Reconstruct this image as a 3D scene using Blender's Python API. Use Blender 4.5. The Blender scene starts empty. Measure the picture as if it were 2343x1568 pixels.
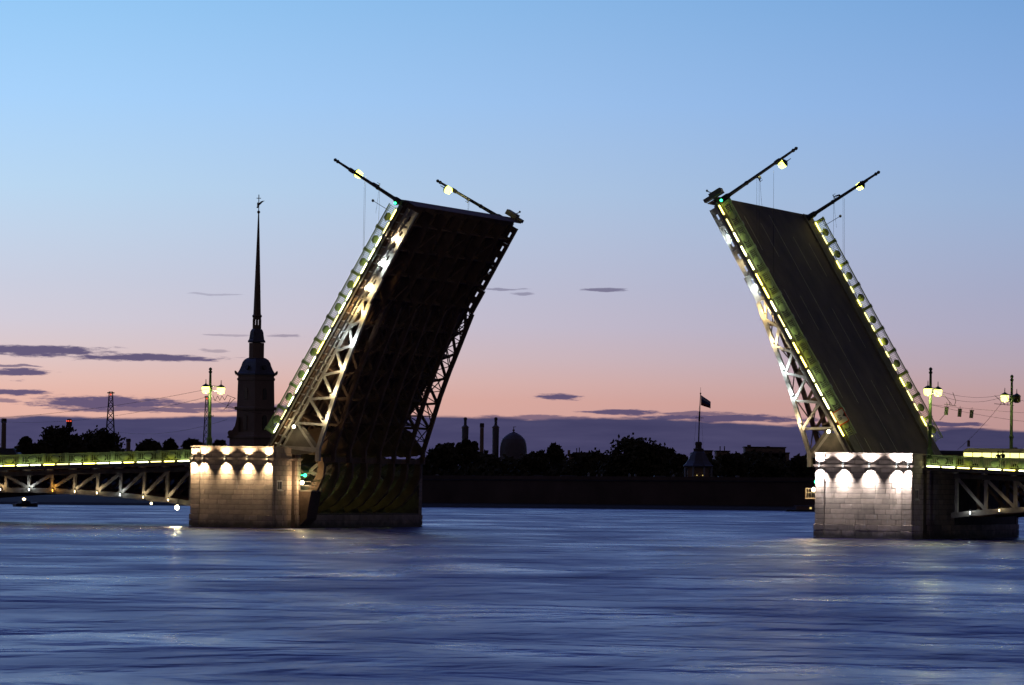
import bpy, bmesh, math, random
from mathutils import Matrix, Vector

R = math.radians
random.seed(7)
scene = bpy.context.scene
COL = scene.collection

# ---------------------------------------------------------------- camera
F_PX, VH, ROLL, PSI = 10825.35, 1109.163, R(0.782), R(20.508)     # focal length in 2343-px-wide pixels, horizon row, roll, bridge yaw
X0, Y0, CAM_H = -25.357, 506.78, 5.04
PIT = math.atan((VH - 784) / F_PX)
cam_d = bpy.data.cameras.new('camera')
cam_d.sensor_width = 36.0
cam_d.lens = F_PX / 2343.0 * 36.0
cam_d.clip_start, cam_d.clip_end = 1.0, 60000.0
cam = bpy.data.objects.new('camera', cam_d)
COL.objects.link(cam)
cam.matrix_world = Matrix.Translation((0, 0, CAM_H)) @ Matrix.Rotation(R(90) + PIT, 4, 'X') @ Matrix.Rotation(ROLL, 4, 'Z')
scene.camera = cam


def lin(c):
    return tuple((x / 255 / 12.92) if x <= 10 else ((x / 255 + 0.055) / 1.055) ** 2.4 for x in c)


def ray(u, v):
    a, b = u - 1171.5, v - 784
    U = a * math.cos(ROLL) + b * math.sin(ROLL)
    V = -a * math.sin(ROLL) + b * math.cos(ROLL)
    d = (U / F_PX, 1.0, -V / F_PX)
    c, s = math.cos(PIT), math.sin(PIT)
    return Vector((d[0], d[1] * c - d[2] * s, d[1] * s + d[2] * c))


def at(u, v, Y):
    d = ray(u, v)
    return Vector((0, 0, CAM_H)) + d * (Y / d.y)


def azel(u, v):
    d = ray(u, v)
    return math.atan2(d.x, d.y), math.atan2(d.z, math.hypot(d.x, d.y))


# ---------------------------------------------------------------- sky (dusk: bright band over the set sun ahead, darker overhead and behind)
world = bpy.data.worlds.new('World')
scene.world = world
world.use_nodes = True
wt = world.node_tree
wt.nodes.clear()


class NT:
    def __init__(self, tree):
        self.t = tree

    def n(self, kind, **kw):
        nd = self.t.nodes.new(kind)
        for k, v in kw.items():
            setattr(nd, k, v)
        return nd

    def put(self, sock, v):
        if hasattr(v, 'is_output') or isinstance(v, bpy.types.NodeSocket):
            self.t.links.new(v, sock)
        else:
            sock.default_value = v

    def math(self, op, a, b=0.0, c=None, clamp=False):
        nd = self.n('ShaderNodeMath', operation=op, use_clamp=clamp)
        self.put(nd.inputs[0], a)
        self.put(nd.inputs[1], b)
        if c is not None:
            self.put(nd.inputs[2], c)
        return nd.outputs[0]

    def vmath(self, op, a, b=(0, 0, 0)):
        nd = self.n('ShaderNodeVectorMath', operation=op)
        self.put(nd.inputs[0], a)
        self.put(nd.inputs[1], b)
        return nd.outputs['Value'] if op in ('LENGTH', 'DOT_PRODUCT') else nd.outputs[0]

    def noise(self, vec, scale, detail=3.0, rough=0.5, color=False):
        nd = self.n('ShaderNodeTexNoise')
        self.put(nd.inputs['Vector'], vec)
        nd.inputs['Scale'].default_value = scale
        nd.inputs['Detail'].default_value = detail
        nd.inputs['Roughness'].default_value = rough
        return nd.outputs['Color' if color else 'Fac']

    def ramp(self, fac, stops, interp='LINEAR'):
        nd = self.n('ShaderNodeValToRGB')
        cr = nd.color_ramp
        cr.interpolation = interp
        while len(cr.elements) < len(stops):
            cr.elements.new(0.5)
        for e, (p, c) in zip(cr.elements, stops):
            e.position = p
            e.color = (*c[:3], 1)
        self.put(nd.inputs[0], fac)
        return nd.outputs[0]

    def mix(self, fac, a, b, blend='MIX'):
        nd = self.n('ShaderNodeMix', data_type='RGBA', blend_type=blend)
        self.put(nd.inputs[0], fac)
        self.put(nd.inputs[6], a if not isinstance(a, tuple) else (*a[:3], 1))
        self.put(nd.inputs[7], b if not isinstance(b, tuple) else (*b[:3], 1))
        return nd.outputs[2]

    def smooth(self, x, lo, hi):
        nd = self.n('ShaderNodeMapRange', interpolation_type='SMOOTHSTEP')
        self.put(nd.inputs[0], x)
        nd.inputs[1].default_value, nd.inputs[2].default_value = lo, hi
        return nd.outputs[0]


w = NT(wt)
tc = w.n('ShaderNodeTexCoord').outputs['Generated']
sep = w.n('ShaderNodeSeparateXYZ')
wt.links.new(tc, sep.inputs[0])
sx, sy, sz = sep.outputs
el = w.math('ARCSINE', sz)
az = w.math('ARCTAN2', sx, sy)
KP = 10000.0
elp = w.math('MULTIPLY', el, KP)           # elevation and azimuth in 1e-4 rad
azp = w.math('MULTIPLY', az, KP)
low = w.math('DIVIDE', elp, 1100.0, clamp=True)
sky_stops = [(0.0, (212, 158, 148)), (0.16, (218, 170, 162)), (0.195, (216, 178, 175)), (0.241, (208, 185, 192)), (0.305, (198, 190, 208)), (0.381, (190, 192, 215)),
             (0.482, (182, 197, 225)), (0.56, (175, 200, 232)), (0.733, (158, 196, 242)), (0.934, (139, 186, 236)), (1.0, (133, 182, 234))]
sky_stops = [(p_, tuple(c_ / 1.12 for c_ in lin(rgb))) for p_, rgb in sky_stops]
base = w.ramp(low, sky_stops)
up = w.ramp(w.math('DIVIDE', w.math('SUBTRACT', el, 0.11), 1.46, clamp=True),
            [(0.0, (1, 1, 1)), (0.06, (0.70, 0.58, 0.84)), (0.18, (0.40, 0.31, 0.60)), (0.45, (0.21, 0.17, 0.38)), (1.0, (0.15, 0.125, 0.25))])
base = w.mix(1.0, base, up, 'MULTIPLY')
# twilight arch centred a little left of the view; falls off smoothly to the dark side behind the camera
daz = w.math('SUBTRACT', az, R(-24))
arch = w.math('MULTIPLY', w.math('ADD', w.math('COSINE', daz), 1.0), 0.5)
arch = w.math('POWER', arch, 5.0)
arch = w.math('MULTIPLY_ADD', arch, 1.20, 0.10)
base = w.mix(1.0, base, arch, 'MULTIPLY')
glowc = w.mix(1.0, w.ramp(w.math('MULTIPLY_ADD', el, 0.8, 0.0, clamp=True), [(0.0, (0.060, 0.040, 0.028)), (1.0, (0.016, 0.012, 0.012))]), w.math('SUBTRACT', 1.0, arch, clamp=True), 'MULTIPLY')   # city glow on the side away from the twilight
base = w.mix(1.0, base, glowc, 'ADD')
base = w.mix(1.0, base, w.ramp(w.math('MULTIPLY_ADD', az, 3.2, 0.5, clamp=True), [(0.0, (1.13, 1.16, 1.08)), (0.215, (1.09, 1.12, 1.05)), (0.55, (1.0, 1.0, 1.0)), (0.82, (0.87, 0.905, 0.98)), (1.0, (0.81, 0.86, 0.96))]), 'MULTIPLY')
# clouds: long thin stratus streaks plus the bank along the horizon
comb = w.n('ShaderNodeCombineXYZ')
wt.links.new(azp, comb.inputs[0])
wt.links.new(elp, comb.inputs[1])
P0 = comb.outputs[0]
wst = w.vmath('MULTIPLY', P0, (0.012, 0.05, 0))
wn = w.n('ShaderNodeTexNoise')
wt.links.new(wst, wn.inputs['Vector'])
wn.inputs['Scale'].default_value = 1.0
wn.inputs['Detail'].default_value = 4.0
warp = w.vmath('MULTIPLY', w.vmath('SUBTRACT', wn.outputs['Color'], (0.5, 0.5, 0.5)), (60, 13, 0))
P1 = w.vmath('ADD', P0, warp)
edge = w.math('MULTIPLY', w.math('SUBTRACT', w.noise(w.vmath('MULTIPLY', P0, (0.02, 0.12, 0)), 1.0, 6.0, 0.65), 0.5), 1.7)
clouds = [(80, 803, 175, 11, 1.0), (330, 818, 170, 8, 1.0), (40, 851, 80, 7, 1.0), (30, 838, 70, 3, .8), (25, 897, 85, 6, 1.0),
          (250, 922, 175, 13, 1.0), (320, 937, 210, 6, .9), (470, 928, 110, 7, .9), (1155, 661, 45, 3, .55), (1205, 671, 28, 3, .5),
          (1385, 664, 50, 4.5, .75), (1275, 909, 50, 7, 1.0), (1430, 944, 105, 5, 1.0), (1660, 958, 200, 8, 1.0), (1590, 947, 90, 5, .8),
          (2180, 971, 75, 5, 1.0), (2190, 982, 70, 4.5, .9), (490, 674, 60, 2.2, .3), (520, 766, 60, 2.5, .35), (660, 768, 42, 3.5, .5),
          (490, 803, 30, 3, .4), (10, 915, 40, 4, .7), (600, 935, 90, 9, .9), (1250, 958, 150, 6, .8), (-160, 870, 140, 12, 1.0), (2600, 930, 150, 10, .9), (1900, 975, 120, 5, .7)]
acc = None
for (u, v, hw, hh, op) in clouds:
    a_, e_ = azel(u, v)
    k = KP / F_PX
    mp = w.n('ShaderNodeMapping', vector_type='POINT')
    wt.links.new(P1, mp.inputs['Vector'])
    scx, scy = 1 / (hw * k * 1.18), 1 / (hh * k * 1.3)
    mp.inputs['Scale'].default_value = (scx, scy, 0)
    mp.inputs['Location'].default_value = (-a_ * KP * scx, -e_ * KP * scy, 0)
    ln = w.vmath('LENGTH', mp.outputs[0])
    m_ = w.math('MULTIPLY', w.smooth(w.math('ADD', ln, edge), 1.05, 0.55), op)
    acc = m_ if acc is None else w.math('MAXIMUM', acc, m_)
bank_n = w.math('MULTIPLY', w.math('SUBTRACT', w.noise(w.vmath('MULTIPLY', P0, (0.004, 0.01, 0)), 1.0, 5.0, 0.55), 0.5), 34.0)
bank_h = w.math('ADD', w.math('ADD', elp, bank_n), w.math('MINIMUM', w.math('MULTIPLY', w.math('MULTIPLY', azp, azp), 1.4e-5), 22.0))
bank = w.smooth(bank_h, 145.0, 137.0)
cloud_col = w.mix(1.0, lin((80, 72, 108)), arch, 'MULTIPLY')
bank_tex = w.noise(w.vmath('MULTIPLY', P0, (0.003, 0.03, 0)), 1.0, 4.0, 0.6)
bank_col = w.mix(1.0, w.ramp(bank_tex, [(0.3, lin((60, 59, 93))), (0.75, lin((77, 74, 108)))]), arch, 'MULTIPLY')
skyc = w.mix(w.math('MULTIPLY', acc, 0.94), base, cloud_col)
skyc = w.mix(bank, skyc, bank_col)
nishita = w.n('ShaderNodeTexSky', sky_type='NISHITA')
nishita.sun_disc = False
nishita.sun_elevation = R(-4)
nishita.sun_rotation = R(-24)
skyc = w.mix(0.015, skyc, nishita.outputs[0], 'ADD')
bg = w.n('ShaderNodeBackground')
wt.links.new(skyc, bg.inputs[0])
bg.inputs[1].default_value = 1.0
wo = w.n('ShaderNodeOutputWorld')
wt.links.new(bg.outputs[0], wo.inputs[0])

# ---------------------------------------------------------------- render settings
vs = scene.view_settings
vs.view_transform = 'Standard'
vs.look = 'None'
vs.exposure = 0.0
vs.gamma = 1.0
vs.use_curve_mapping = False
scene.render.engine = 'CYCLES'
scene.cycles.use_denoising = True
scene.cycles.use_adaptive_sampling = True
scene.cycles.adaptive_threshold = 0.02
scene.cycles.adaptive_min_samples = 16
scene.cycles.max_bounces = 5
scene.cycles.diffuse_bounces = 2
scene.cycles.glossy_bounces = 3
scene.cycles.sample_clamp_indirect = 4.0
scene.cycles.caustics_reflective = False
scene.cycles.caustics_refractive = False


# ---------------------------------------------------------------- materials
def principled(name, color, rough=0.7, metal=0.0, var=0.0, vscale=1.0, bump=0.0, bscale=6.0, rnd=0.0, spec=0.4):
    m = bpy.data.materials.new(name)
    m.use_nodes = True
    n = NT(m.node_tree)
    bs = m.node_tree.nodes['Principled BSDF']
    bs.inputs['Roughness'].default_value = rough
    bs.inputs['Metallic'].default_value = metal
    bs.inputs['Specular IOR Level'].default_value = spec
    co = n.n('ShaderNodeTexCoord').outputs['Object']
    col = (*color, 1)
    out = None
    if var:
        f = n.noise(co, vscale, 5.0, 0.6)
        out = n.ramp(f, [(0.25, tuple(c * (1 - var) for c in color)), (0.75, tuple(min(1, c * (1 + var)) for c in color))])
    if rnd:
        oi = n.n('ShaderNodeObjectInfo').outputs['Random']
        hv = n.ramp(oi, [(0, (1 - rnd,) * 3), (1, (1 + rnd * .6, 1 + rnd * .5, 1 + rnd * .45))])
        out = n.mix(1.0, out if out is not None else color, hv, 'MULTIPLY')
    if out is not None:
        m.node_tree.links.new(out, bs.inputs['Base Color'])
    else:
        bs.inputs['Base Color'].default_value = col
    if bump:
        b = n.n('ShaderNodeBump')
        b.inputs['Strength'].default_value = bump
        b.inputs['Distance'].default_value = 0.05
        m.node_tree.links.new(n.noise(co, bscale, 5.0, 0.6), b.inputs['Height'])
        m.node_tree.links.new(b.outputs[0], bs.inputs['Normal'])
    return m


def glow(name, color, strength):
    m = bpy.data.materials.new(name)
    m.use_nodes = True
    nt = m.node_tree
    nt.nodes.clear()
    e = nt.nodes.new('ShaderNodeEmission')
    e.inputs[0].default_value = (*color, 1)
    e.inputs[1].default_value = strength
    o = nt.nodes.new('ShaderNodeOutputMaterial')
    nt.links.new(e.outputs[0], o.inputs[0])
    return m


def stone_mat(name, color):
    """granite with drip stains and lime runs; brightness differs from block to block"""
    m = principled(name, color, 0.8, var=0.22, vscale=1.6, rnd=0.22, bump=0.35, bscale=9.0)
    n = NT(m.node_tree)
    bs = m.node_tree.nodes['Principled BSDF']
    src = bs.inputs['Base Color'].links[0].from_socket
    geo = n.n('ShaderNodeNewGeometry').outputs['Position']
    st = n.vmath('MULTIPLY', geo, (1.3, 1.3, 0.22))
    stain = n.smooth(n.noise(st, 1.0, 5.0, 0.65), 0.52, 0.72)
    c = n.mix(n.math('MULTIPLY', stain, 0.45), src, (0.09, 0.075, 0.06))
    lime = n.smooth(n.noise(n.vmath('MULTIPLY', geo, (2.6, 2.6, 0.5)), 1.0, 3.0, 0.5), 0.66, 0.74)
    c = n.mix(n.math('MULTIPLY', lime, 0.35), c, (0.5, 0.47, 0.46))
    sp = n.n('ShaderNodeSeparateXYZ')
    m.node_tree.links.new(geo, sp.inputs[0])
    wet = n.smooth(n.math('ADD', sp.outputs[2], n.math('MULTIPLY', n.noise(n.vmath('MULTIPLY', geo, (.7, .7, .7)), 1.0, 5.0, 0.65), -1.6)), 0.25, -0.55)
    c = n.mix(n.math('MULTIPLY', wet, 0.8), c, (0.028, 0.030, 0.018))      # tide line: algae and silt
    m.node_tree.links.new(c, bs.inputs['Base Color'])
    return m


M = {
    'stone_warm': stone_mat('granite_warm', (0.27, 0.215, 0.18)),
    'stone_pink': stone_mat('granite_pink', (0.33, 0.265, 0.23)),
    'core': principled('mortar_joint', (0.10, 0.08, 0.07), 0.95, var=.3, vscale=2),
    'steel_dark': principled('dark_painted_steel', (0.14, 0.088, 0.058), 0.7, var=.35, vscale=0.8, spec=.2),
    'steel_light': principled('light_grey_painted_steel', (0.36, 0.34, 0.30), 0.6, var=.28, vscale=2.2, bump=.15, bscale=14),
    'steel_span': principled('weathered_span_paint', (0.21, 0.185, 0.15), 0.6, var=.35, vscale=1.4, bump=.15, bscale=14),
    'steel_mid': principled('grey_brown_painted_steel', (0.13, 0.115, 0.095), 0.6, var=.3, vscale=1.5),
    'green': principled('green_painted_cast_iron', (0.22, 0.29, 0.15), 0.5, var=.25, vscale=4),
    'lamp_green': principled('green_lamp_post_paint', (0.05, 0.085, 0.03), 0.45, var=.3, vscale=3),
    'lamp_dark': principled('dark_lamp_post_paint', (0.022, 0.02, 0.018), 0.5, var=.3, vscale=3),
    'asphalt': principled('worn_asphalt', (0.070, 0.052, 0.034), 0.85, var=.5, vscale=0.35, bump=.1, bscale=20),
    'marking': principled('faded_road_paint', (0.42, 0.38, 0.24), 0.8, var=.4, vscale=3),
    'pavement': principled('sidewalk_asphalt', (0.075, 0.068, 0.06), 0.9, var=.3, vscale=1),
    'fixture': principled('floodlight_housing', (0.03, 0.028, 0.025), 0.5),
    'wire': principled('black_cable', (0.015, 0.013, 0.012), 0.7),
    'frame_white': principled('window_frame_paint', (0.55, 0.5, 0.42), 0.6),
    'pane': principled('dark_window_glass', (0.02, 0.02, 0.025), 0.12),
    'wood': principled('dark_tarred_timber', (0.05, 0.032, 0.022), 0.9, var=.4, vscale=2),
    'far_stone': principled('weathered_brick_rampart', (0.085, 0.06, 0.052), 0.95, var=.5, vscale=0.08),
    'far_wall': principled('ochre_render_far', (0.21, 0.14, 0.10), 0.9, var=.25, vscale=.1),
    'far_roof': principled('dull_metal_roof', (0.07, 0.065, 0.085), 0.5, var=.25, vscale=.2),
    'spire': principled('dull_gilded_metal', (0.16, 0.10, 0.06), 0.55, metal=.2, var=.2, vscale=.3),
    'dome_tile': principled('dark_tiled_dome', (0.11, 0.09, 0.10), 0.6, var=.2, vscale=.2),
    'pale': principled('pale_limewash', (0.22, 0.22, 0.24), 0.8, var=.2, vscale=.5),
    'leaf': principled('dark_summer_foliage', (0.060, 0.050, 0.026), 0.9, var=.5, vscale=.35, spec=.1),
    'bark': principled('dark_bark', (0.035, 0.026, 0.02), 0.95, var=.3, vscale=2),
    'ground': principled('far_bank_ground', (0.03, 0.027, 0.02), 0.95, var=.35, vscale=.02),
    'sand': principled('dim_beach_sand', (0.08, 0.065, 0.055), 0.95, var=.3, vscale=.1),
    'lattice': principled('dark_lattice_steel', (0.03, 0.022, 0.022), 0.7),
    'cloth_white': principled('flag_white', (0.4, 0.38, 0.4), 0.9),
    'cloth_blue': principled('flag_blue', (0.03, 0.04, 0.14), 0.9),
    'cloth_red': principled('flag_red', (0.17, 0.02, 0.025), 0.9),
    'cream': principled('cream_bus_paint', (0.55, 0.50, 0.30), 0.45, var=.12, vscale=1),
    'tyre': principled('black_tyre', (0.015, 0.015, 0.015), 0.9),
    'hull': principled('dark_boat_hull', (0.04, 0.03, 0.03), 0.5, var=.2, vscale=1),
    'jacket': principled('dark_jacket_cloth', (0.02, 0.02, 0.022), 0.9, var=.2, vscale=6),
    'skin': principled('skin', (0.35, 0.2, 0.15), 0.6),
    'hair': principled('dark_hair', (0.02, 0.014, 0.01), 0.8),
    'sign_red': principled('red_sign_border', (0.55, 0.06, 0.02), 0.5),
    'sign_white': principled('white_sign_face', (0.75, 0.72, 0.6), 0.5),
    'sign_ink': principled('black_sign_paint', (0.02, 0.02, 0.02), 0.6),
    'lantern_glass_off': principled('yellowish_lantern_glass', (0.30, 0.27, 0.06), 0.2),
    'g_lantern': glow('lit_lantern', (0.90, 1.0, 0.12), 6.5),
    'g_strip_w': glow('lit_strip_white', (0.93, 1.0, 0.42), 12.0),
    'g_strip_y': glow('lit_strip_yellow', (1.0, 0.86, 0.13), 11.0),
    'g_green': glow('green_navigation_light', (0.03, 1.0, 0.32), 7.0),
    'g_warm': glow('warm_floodlight_lens', (1.0, 0.80, 0.42), 9.0),
    'g_warm_hot': glow('hot_floodlight_lens', (1.0, 0.86, 0.5), 40.0),
    'g_cool': glow('cool_floodlight_lens', (0.82, 0.95, 1.0), 9.0),
    'g_orange': glow('orange_floodlight_lens', (1.0, 0.45, 0.05), 7.0),
    'g_red': glow('red_warning_light', (1.0, 0.10, 0.04), 1.3),
    'g_bay': glow('yellow_bay_lamp', (0.85, 1.0, 0.25), 2.0),
    'g_bus': glow('lit_bus_window', (1.0, 0.95, 0.30), 2.2),
    'g_window': glow('dim_lit_window', (1.0, 0.75, 0.25), 0.9),
}


# ---------------------------------------------------------------- mesh builder
class MB:
    def __init__(self):
        self.v, self.f = [], []

    def add(self, vs_, fs_):
        o = len(self.v)
        self.v += [tuple(p) for p in vs_]
        self.f += [tuple(i + o for i in q) for q in fs_]
        return self

    def box(self, x0, x1, y0, y1, z0, z1):
        x0, x1 = min(x0, x1), max(x0, x1)
        return self.add([(x0, y0, z0), (x1, y0, z0), (x1, y1, z0), (x0, y1, z0), (x0, y0, z1), (x1, y0, z1), (x1, y1, z1), (x0, y1, z1)],
                        [(0, 3, 2, 1), (4, 5, 6, 7), (0, 1, 5, 4), (1, 2, 6, 5), (2, 3, 7, 6), (3, 0, 4, 7)])

    def prism(self, poly, y0, y1):
        """polygon of (x, z) pushed along y"""
        ar = sum(poly[i][0] * poly[(i + 1) % len(poly)][1] - poly[(i + 1) % len(poly)][0] * poly[i][1] for i in range(len(poly)))
        if ar < 0:
            poly = poly[::-1]
        n = len(poly)
        vs_ = [(x, y0, z) for x, z in poly] + [(x, y1, z) for x, z in poly]
        fs_ = [tuple(range(n)), tuple(range(2 * n - 1, n - 1, -1))]
        fs_ += [(i, i + n, (i + 1) % n + n, (i + 1) % n) for i in range(n)]
        return self.add(vs_, fs_)

    def bar2(self, p, q, wd, y0, y1):
        """flat bar between two (x, z) points"""
        dx, dz = q[0] - p[0], q[1] - p[1]
        l = math.hypot(dx, dz)
        nx, nz = -dz / l * wd / 2, dx / l * wd / 2
        return self.prism([(p[0] + nx, p[1] + nz), (p[0] - nx, p[1] - nz), (q[0] - nx, q[1] - nz), (q[0] + nx, q[1] + nz)], y0, y1)

    def band2(self, pts, wd, y0, y1):
        """bent band along (x, z) points"""
        L, Rr = [], []
        for i, p in enumerate(pts):
            a, b = pts[max(0, i - 1)], pts[min(len(pts) - 1, i + 1)]
            dx, dz = b[0] - a[0], b[1] - a[1]
            l = math.hypot(dx, dz)
            ww = wd[i] if isinstance(wd, (list, tuple)) else wd
            nx, nz = -dz / l * ww / 2, dx / l * ww / 2
            L.append((p[0] + nx, p[1] + nz))
            Rr.append((p[0] - nx, p[1] - nz))
        n = len(pts)
        vs_ = [(x, y0, z) for x, z in L] + [(x, y0, z) for x, z in Rr] + [(x, y1, z) for x, z in L] + [(x, y1, z) for x, z in Rr]
        fs_ = []
        for i in range(n - 1):
            fs_ += [(i, n + i, n + i + 1, i + 1), (2 * n + i, 2 * n + i + 1, 3 * n + i + 1, 3 * n + i),
                    (i, i + 1, 2 * n + i + 1, 2 * n + i), (n + i, 3 * n + i, 3 * n + i + 1, n + i + 1)]
        fs_ += [(0, 2 * n, 3 * n, n), (n - 1, 2 * n - 1, 4 * n - 1, 3 * n - 1)]
        return self.add(vs_, fs_)

    def tube(self, p, q, r0, r1=None, n=8, caps=True):
        p, q = Vector(p), Vector(q)
        r1 = r0 if r1 is None else r1
        d = (q - p).normalized()
        a = d.orthogonal().normalized()
        b = d.cross(a)
        vs_, fs_ = [], []
        for c, r in ((p, r0), (q, r1)):
            for i in range(n):
                t = 2 * math.pi * i / n
                vs_.append(c + a * math.cos(t) * r + b * math.sin(t) * r)
        for i in range(n):
            fs_.append((i, (i + 1) % n, n + (i + 1) % n, n + i))
        if caps:
            fs_ += [tuple(range(n - 1, -1, -1)), tuple(range(n, 2 * n))]
        return self.add(vs_, fs_)

    def path(self, pts, r, n=5):
        for p, q in zip(pts[:-1], pts[1:]):
            self.tube(p, q, r, n=n)
        return self

    def lathe(self, prof, n=16, c=(0, 0, 0), rot=0.0, sx=1.0, sy=1.0):
        vs_, fs_ = [], []
        for r, z in prof:
            for i in range(n):
                t = 2 * math.pi * i / n + rot
                vs_.append((c[0] + sx * r * math.cos(t), c[1] + sy * r * math.sin(t), c[2] + z))
        m = len(prof)
        for j in range(m - 1):
            for i in range(n):
                fs_.append((j * n + i, j * n + (i + 1) % n, (j + 1) * n + (i + 1) % n, (j + 1) * n + i))
        fs_ += [tuple(range(n - 1, -1, -1)), tuple(range((m - 1) * n, m * n))]
        return self.add(vs_, fs_)

    def ball(self, c, rx, ry=None, rz=None, n=12):
        ry = rx if ry is None else ry
        rz = rx if rz is None else rz
        k = max(4, n // 2)
        prof = [(max(1e-3, math.sin(math.pi * j / k)), -math.cos(math.pi * j / k)) for j in range(k + 1)]
        o = len(self.v)
        self.lathe(prof, n)
        for i in range(o, len(self.v)):
            x, y, z = self.v[i]
            self.v[i] = (c[0] + x * rx, c[1] + y * ry, c[2] + z * rz)
        return self

    def mesh(self, name, mat, mirror=1, inv=None, smooth=False):
        vs_ = [(x * mirror, y, z) for x, y, z in self.v]
        if inv is not None:
            vs_ = [tuple(inv @ Vector(p)) for p in vs_]
        fs_ = [q[::-1] for q in self.f] if mirror < 0 else self.f
        me = bpy.data.meshes.new(name)
        me.from_pydata(vs_, [], fs_)
        me.materials.append(mat)
        if smooth:
            for p in me.polygons:
                p.use_smooth = True
        bm = bmesh.new()
        bm.from_mesh(me)
        bmesh.ops.recalc_face_normals(bm, faces=bm.faces)
        bm.to_mesh(me)
        bm.free()
        return me

    def build(self, name, mat, parent=None, mirror=1, world=False, smooth=False):
        inv = MW[parent.name].inverted() if (world and parent is not None) else None
        o = bpy.data.objects.new(name, self.mesh(name, mat, mirror, inv, smooth))
        COL.objects.link(o)
        if parent is not None:
            o.parent = parent
        return o


MW = {}          # world matrices of the things' empties


def tag(o, label=None, cat=None, group=None, kind=None):
    for k, v in (('label', label), ('category', cat), ('group', group), ('kind', kind)):
        if v:
            o[k] = v
    return o


def thing(name, label, cat, mat4=None, group=None):
    o = bpy.data.objects.new(name, None)
    o.empty_display_size = 0.5
    COL.objects.link(o)
    mat4 = mat4 if mat4 is not None else Matrix.Identity(4)
    o.matrix_world = mat4
    MW[o.name] = mat4.copy()
    return tag(o, label, cat, group)


def inst(name, me, parent, mat4):
    o = bpy.data.objects.new(name, me)
    COL.objects.link(o)
    o.parent = parent
    o.matrix_local = mat4
    return o


def T(x, y, z):
    return Matrix.Translation((x, y, z))


def B(s, t, z):
    """bridge frame (along, across, up) to world"""
    return Vector((X0 + s * math.cos(PSI) + t * math.sin(PSI), Y0 - s * math.sin(PSI) + t * math.cos(PSI), z))


def BM(s, t, z):
    return Matrix.Translation(B(s, t, z)) @ Matrix.Rotation(-PSI, 4, 'Z')


def light(name, kind, loc, parent, color, power, radius=0.08, aim=None, size=None, blend=0.5):
    d = bpy.data.lights.new(name, kind)
    d.color = color
    d.energy = power
    d.shadow_soft_size = radius
    if kind == 'SPOT':
        d.spot_size = R(size)
        d.spot_blend = blend
    o = bpy.data.objects.new(name, d)
    COL.objects.link(o)
    o.parent = parent
    mt = Matrix.Translation(loc)
    if aim is not None:
        mt = mt @ (Vector(aim).normalized().to_track_quat('-Z', 'Y').to_matrix().to_4x4())
    o.matrix_local = mt
    return o


WARM, COOL, ORANGE, LILAC = (1.0, 0.80, 0.48), (0.80, 0.93, 1.0), (1.0, 0.5, 0.08), (1.0, 0.95, 0.97)

# ---------------------------------------------------------------- river
wm = bpy.data.materials.new('river_at_dusk')
wm.use_nodes = True
n = NT(wm.node_tree)
bs = wm.node_tree.nodes['Principled BSDF']
bs.inputs['Base Color'].default_value = (0.024, 0.022, 0.17, 1)
bs.inputs['Roughness'].default_value = 0.22
bs.inputs['IOR'].default_value = 1.333
bs.inputs['Specular Tint'].default_value = (0.52, 0.44, 0.84, 1)
geo = n.n('ShaderNodeNewGeometry').outputs['Position']
pw = n.vmath('ADD', geo, n.vmath('MULTIPLY', n.vmath('SUBTRACT', n.noise(geo, 0.03, 2.0, color=True), (0.5, 0.5, 0.5)), (14, 14, 0)))
h1 = n.math('MULTIPLY', n.noise(n.vmath('MULTIPLY', pw, (0.20, 0.12, 1)), 1.0, 3.0, 0.55), 2.3)
h2 = n.math('MULTIPLY', n.noise(n.vmath('MULTIPLY', pw, (0.75, 0.50, 1)), 1.0, 4.0, 0.6), 0.24)
h3 = n.math('MULTIPLY', n.noise(n.vmath('MULTIPLY', geo, (0.045, 0.024, 1)), 1.0, 3.0, 0.55), 7.5)
h4 = n.math('MULTIPLY', n.noise(n.vmath('MULTIPLY', geo, (2.2, 3.4, 1)), 1.0, 3.0, 0.6), 0.03)
hh = n.math('ADD', n.math('ADD', h1, h2), n.math('ADD', h3, h4))
ruf = n.noise(n.vmath('MULTIPLY', pw, (0.07, 0.030, 1)), 1.0, 5.0, 0.6)
rr_ = n.n('ShaderNodeMapRange')
wm.node_tree.links.new(ruf, rr_.inputs[0])
rr_.inputs[1].default_value, rr_.inputs[2].default_value, rr_.inputs[3].default_value, rr_.inputs[4].default_value = .32, .68, .20, .46
wm.node_tree.links.new(rr_.outputs[0], bs.inputs['Roughness'])
bp = n.n('ShaderNodeBump')
bp.inputs['Strength'].default_value = 0.75
bp.inputs['Distance'].default_value = 1.0
wm.node_tree.links.new(hh, bp.inputs['Height'])
wm.node_tree.links.new(bp.outputs[0], bs.inputs['Normal'])
mb = MB()
mb.add([(-3000, -300, 0), (3000, -300, 0), (3000, 1500, 0), (-3000, 1500, 0)], [(0, 1, 2, 3)])
tag(mb.build('river_water', wm), kind='structure')

# ---------------------------------------------------------------- railing, lights and small shared meshes
PL = 2.8          # railing panel length


def railing_mesh():
    m = MB()
    m.box(0, PL, -.05, .05, .96, 1.06).box(0, PL, -.035, .035, .80, .84).box(0, PL, -.05, .05, .08, .16)
    x = .28
    while x < PL - .08:
        if not (PL / 2 + .06 - .52 < x < PL / 2 + .06 + .52):
            m.box(x - .026, x + .026, -.026, .026, .16, .80)
        x += .20
    x = .26
    while x < PL - .1:
        m.box(x, x + .05, -.03, .03, .84, .96)
        x += .13
    return m.mesh('railing_panel', M['green'])


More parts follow.
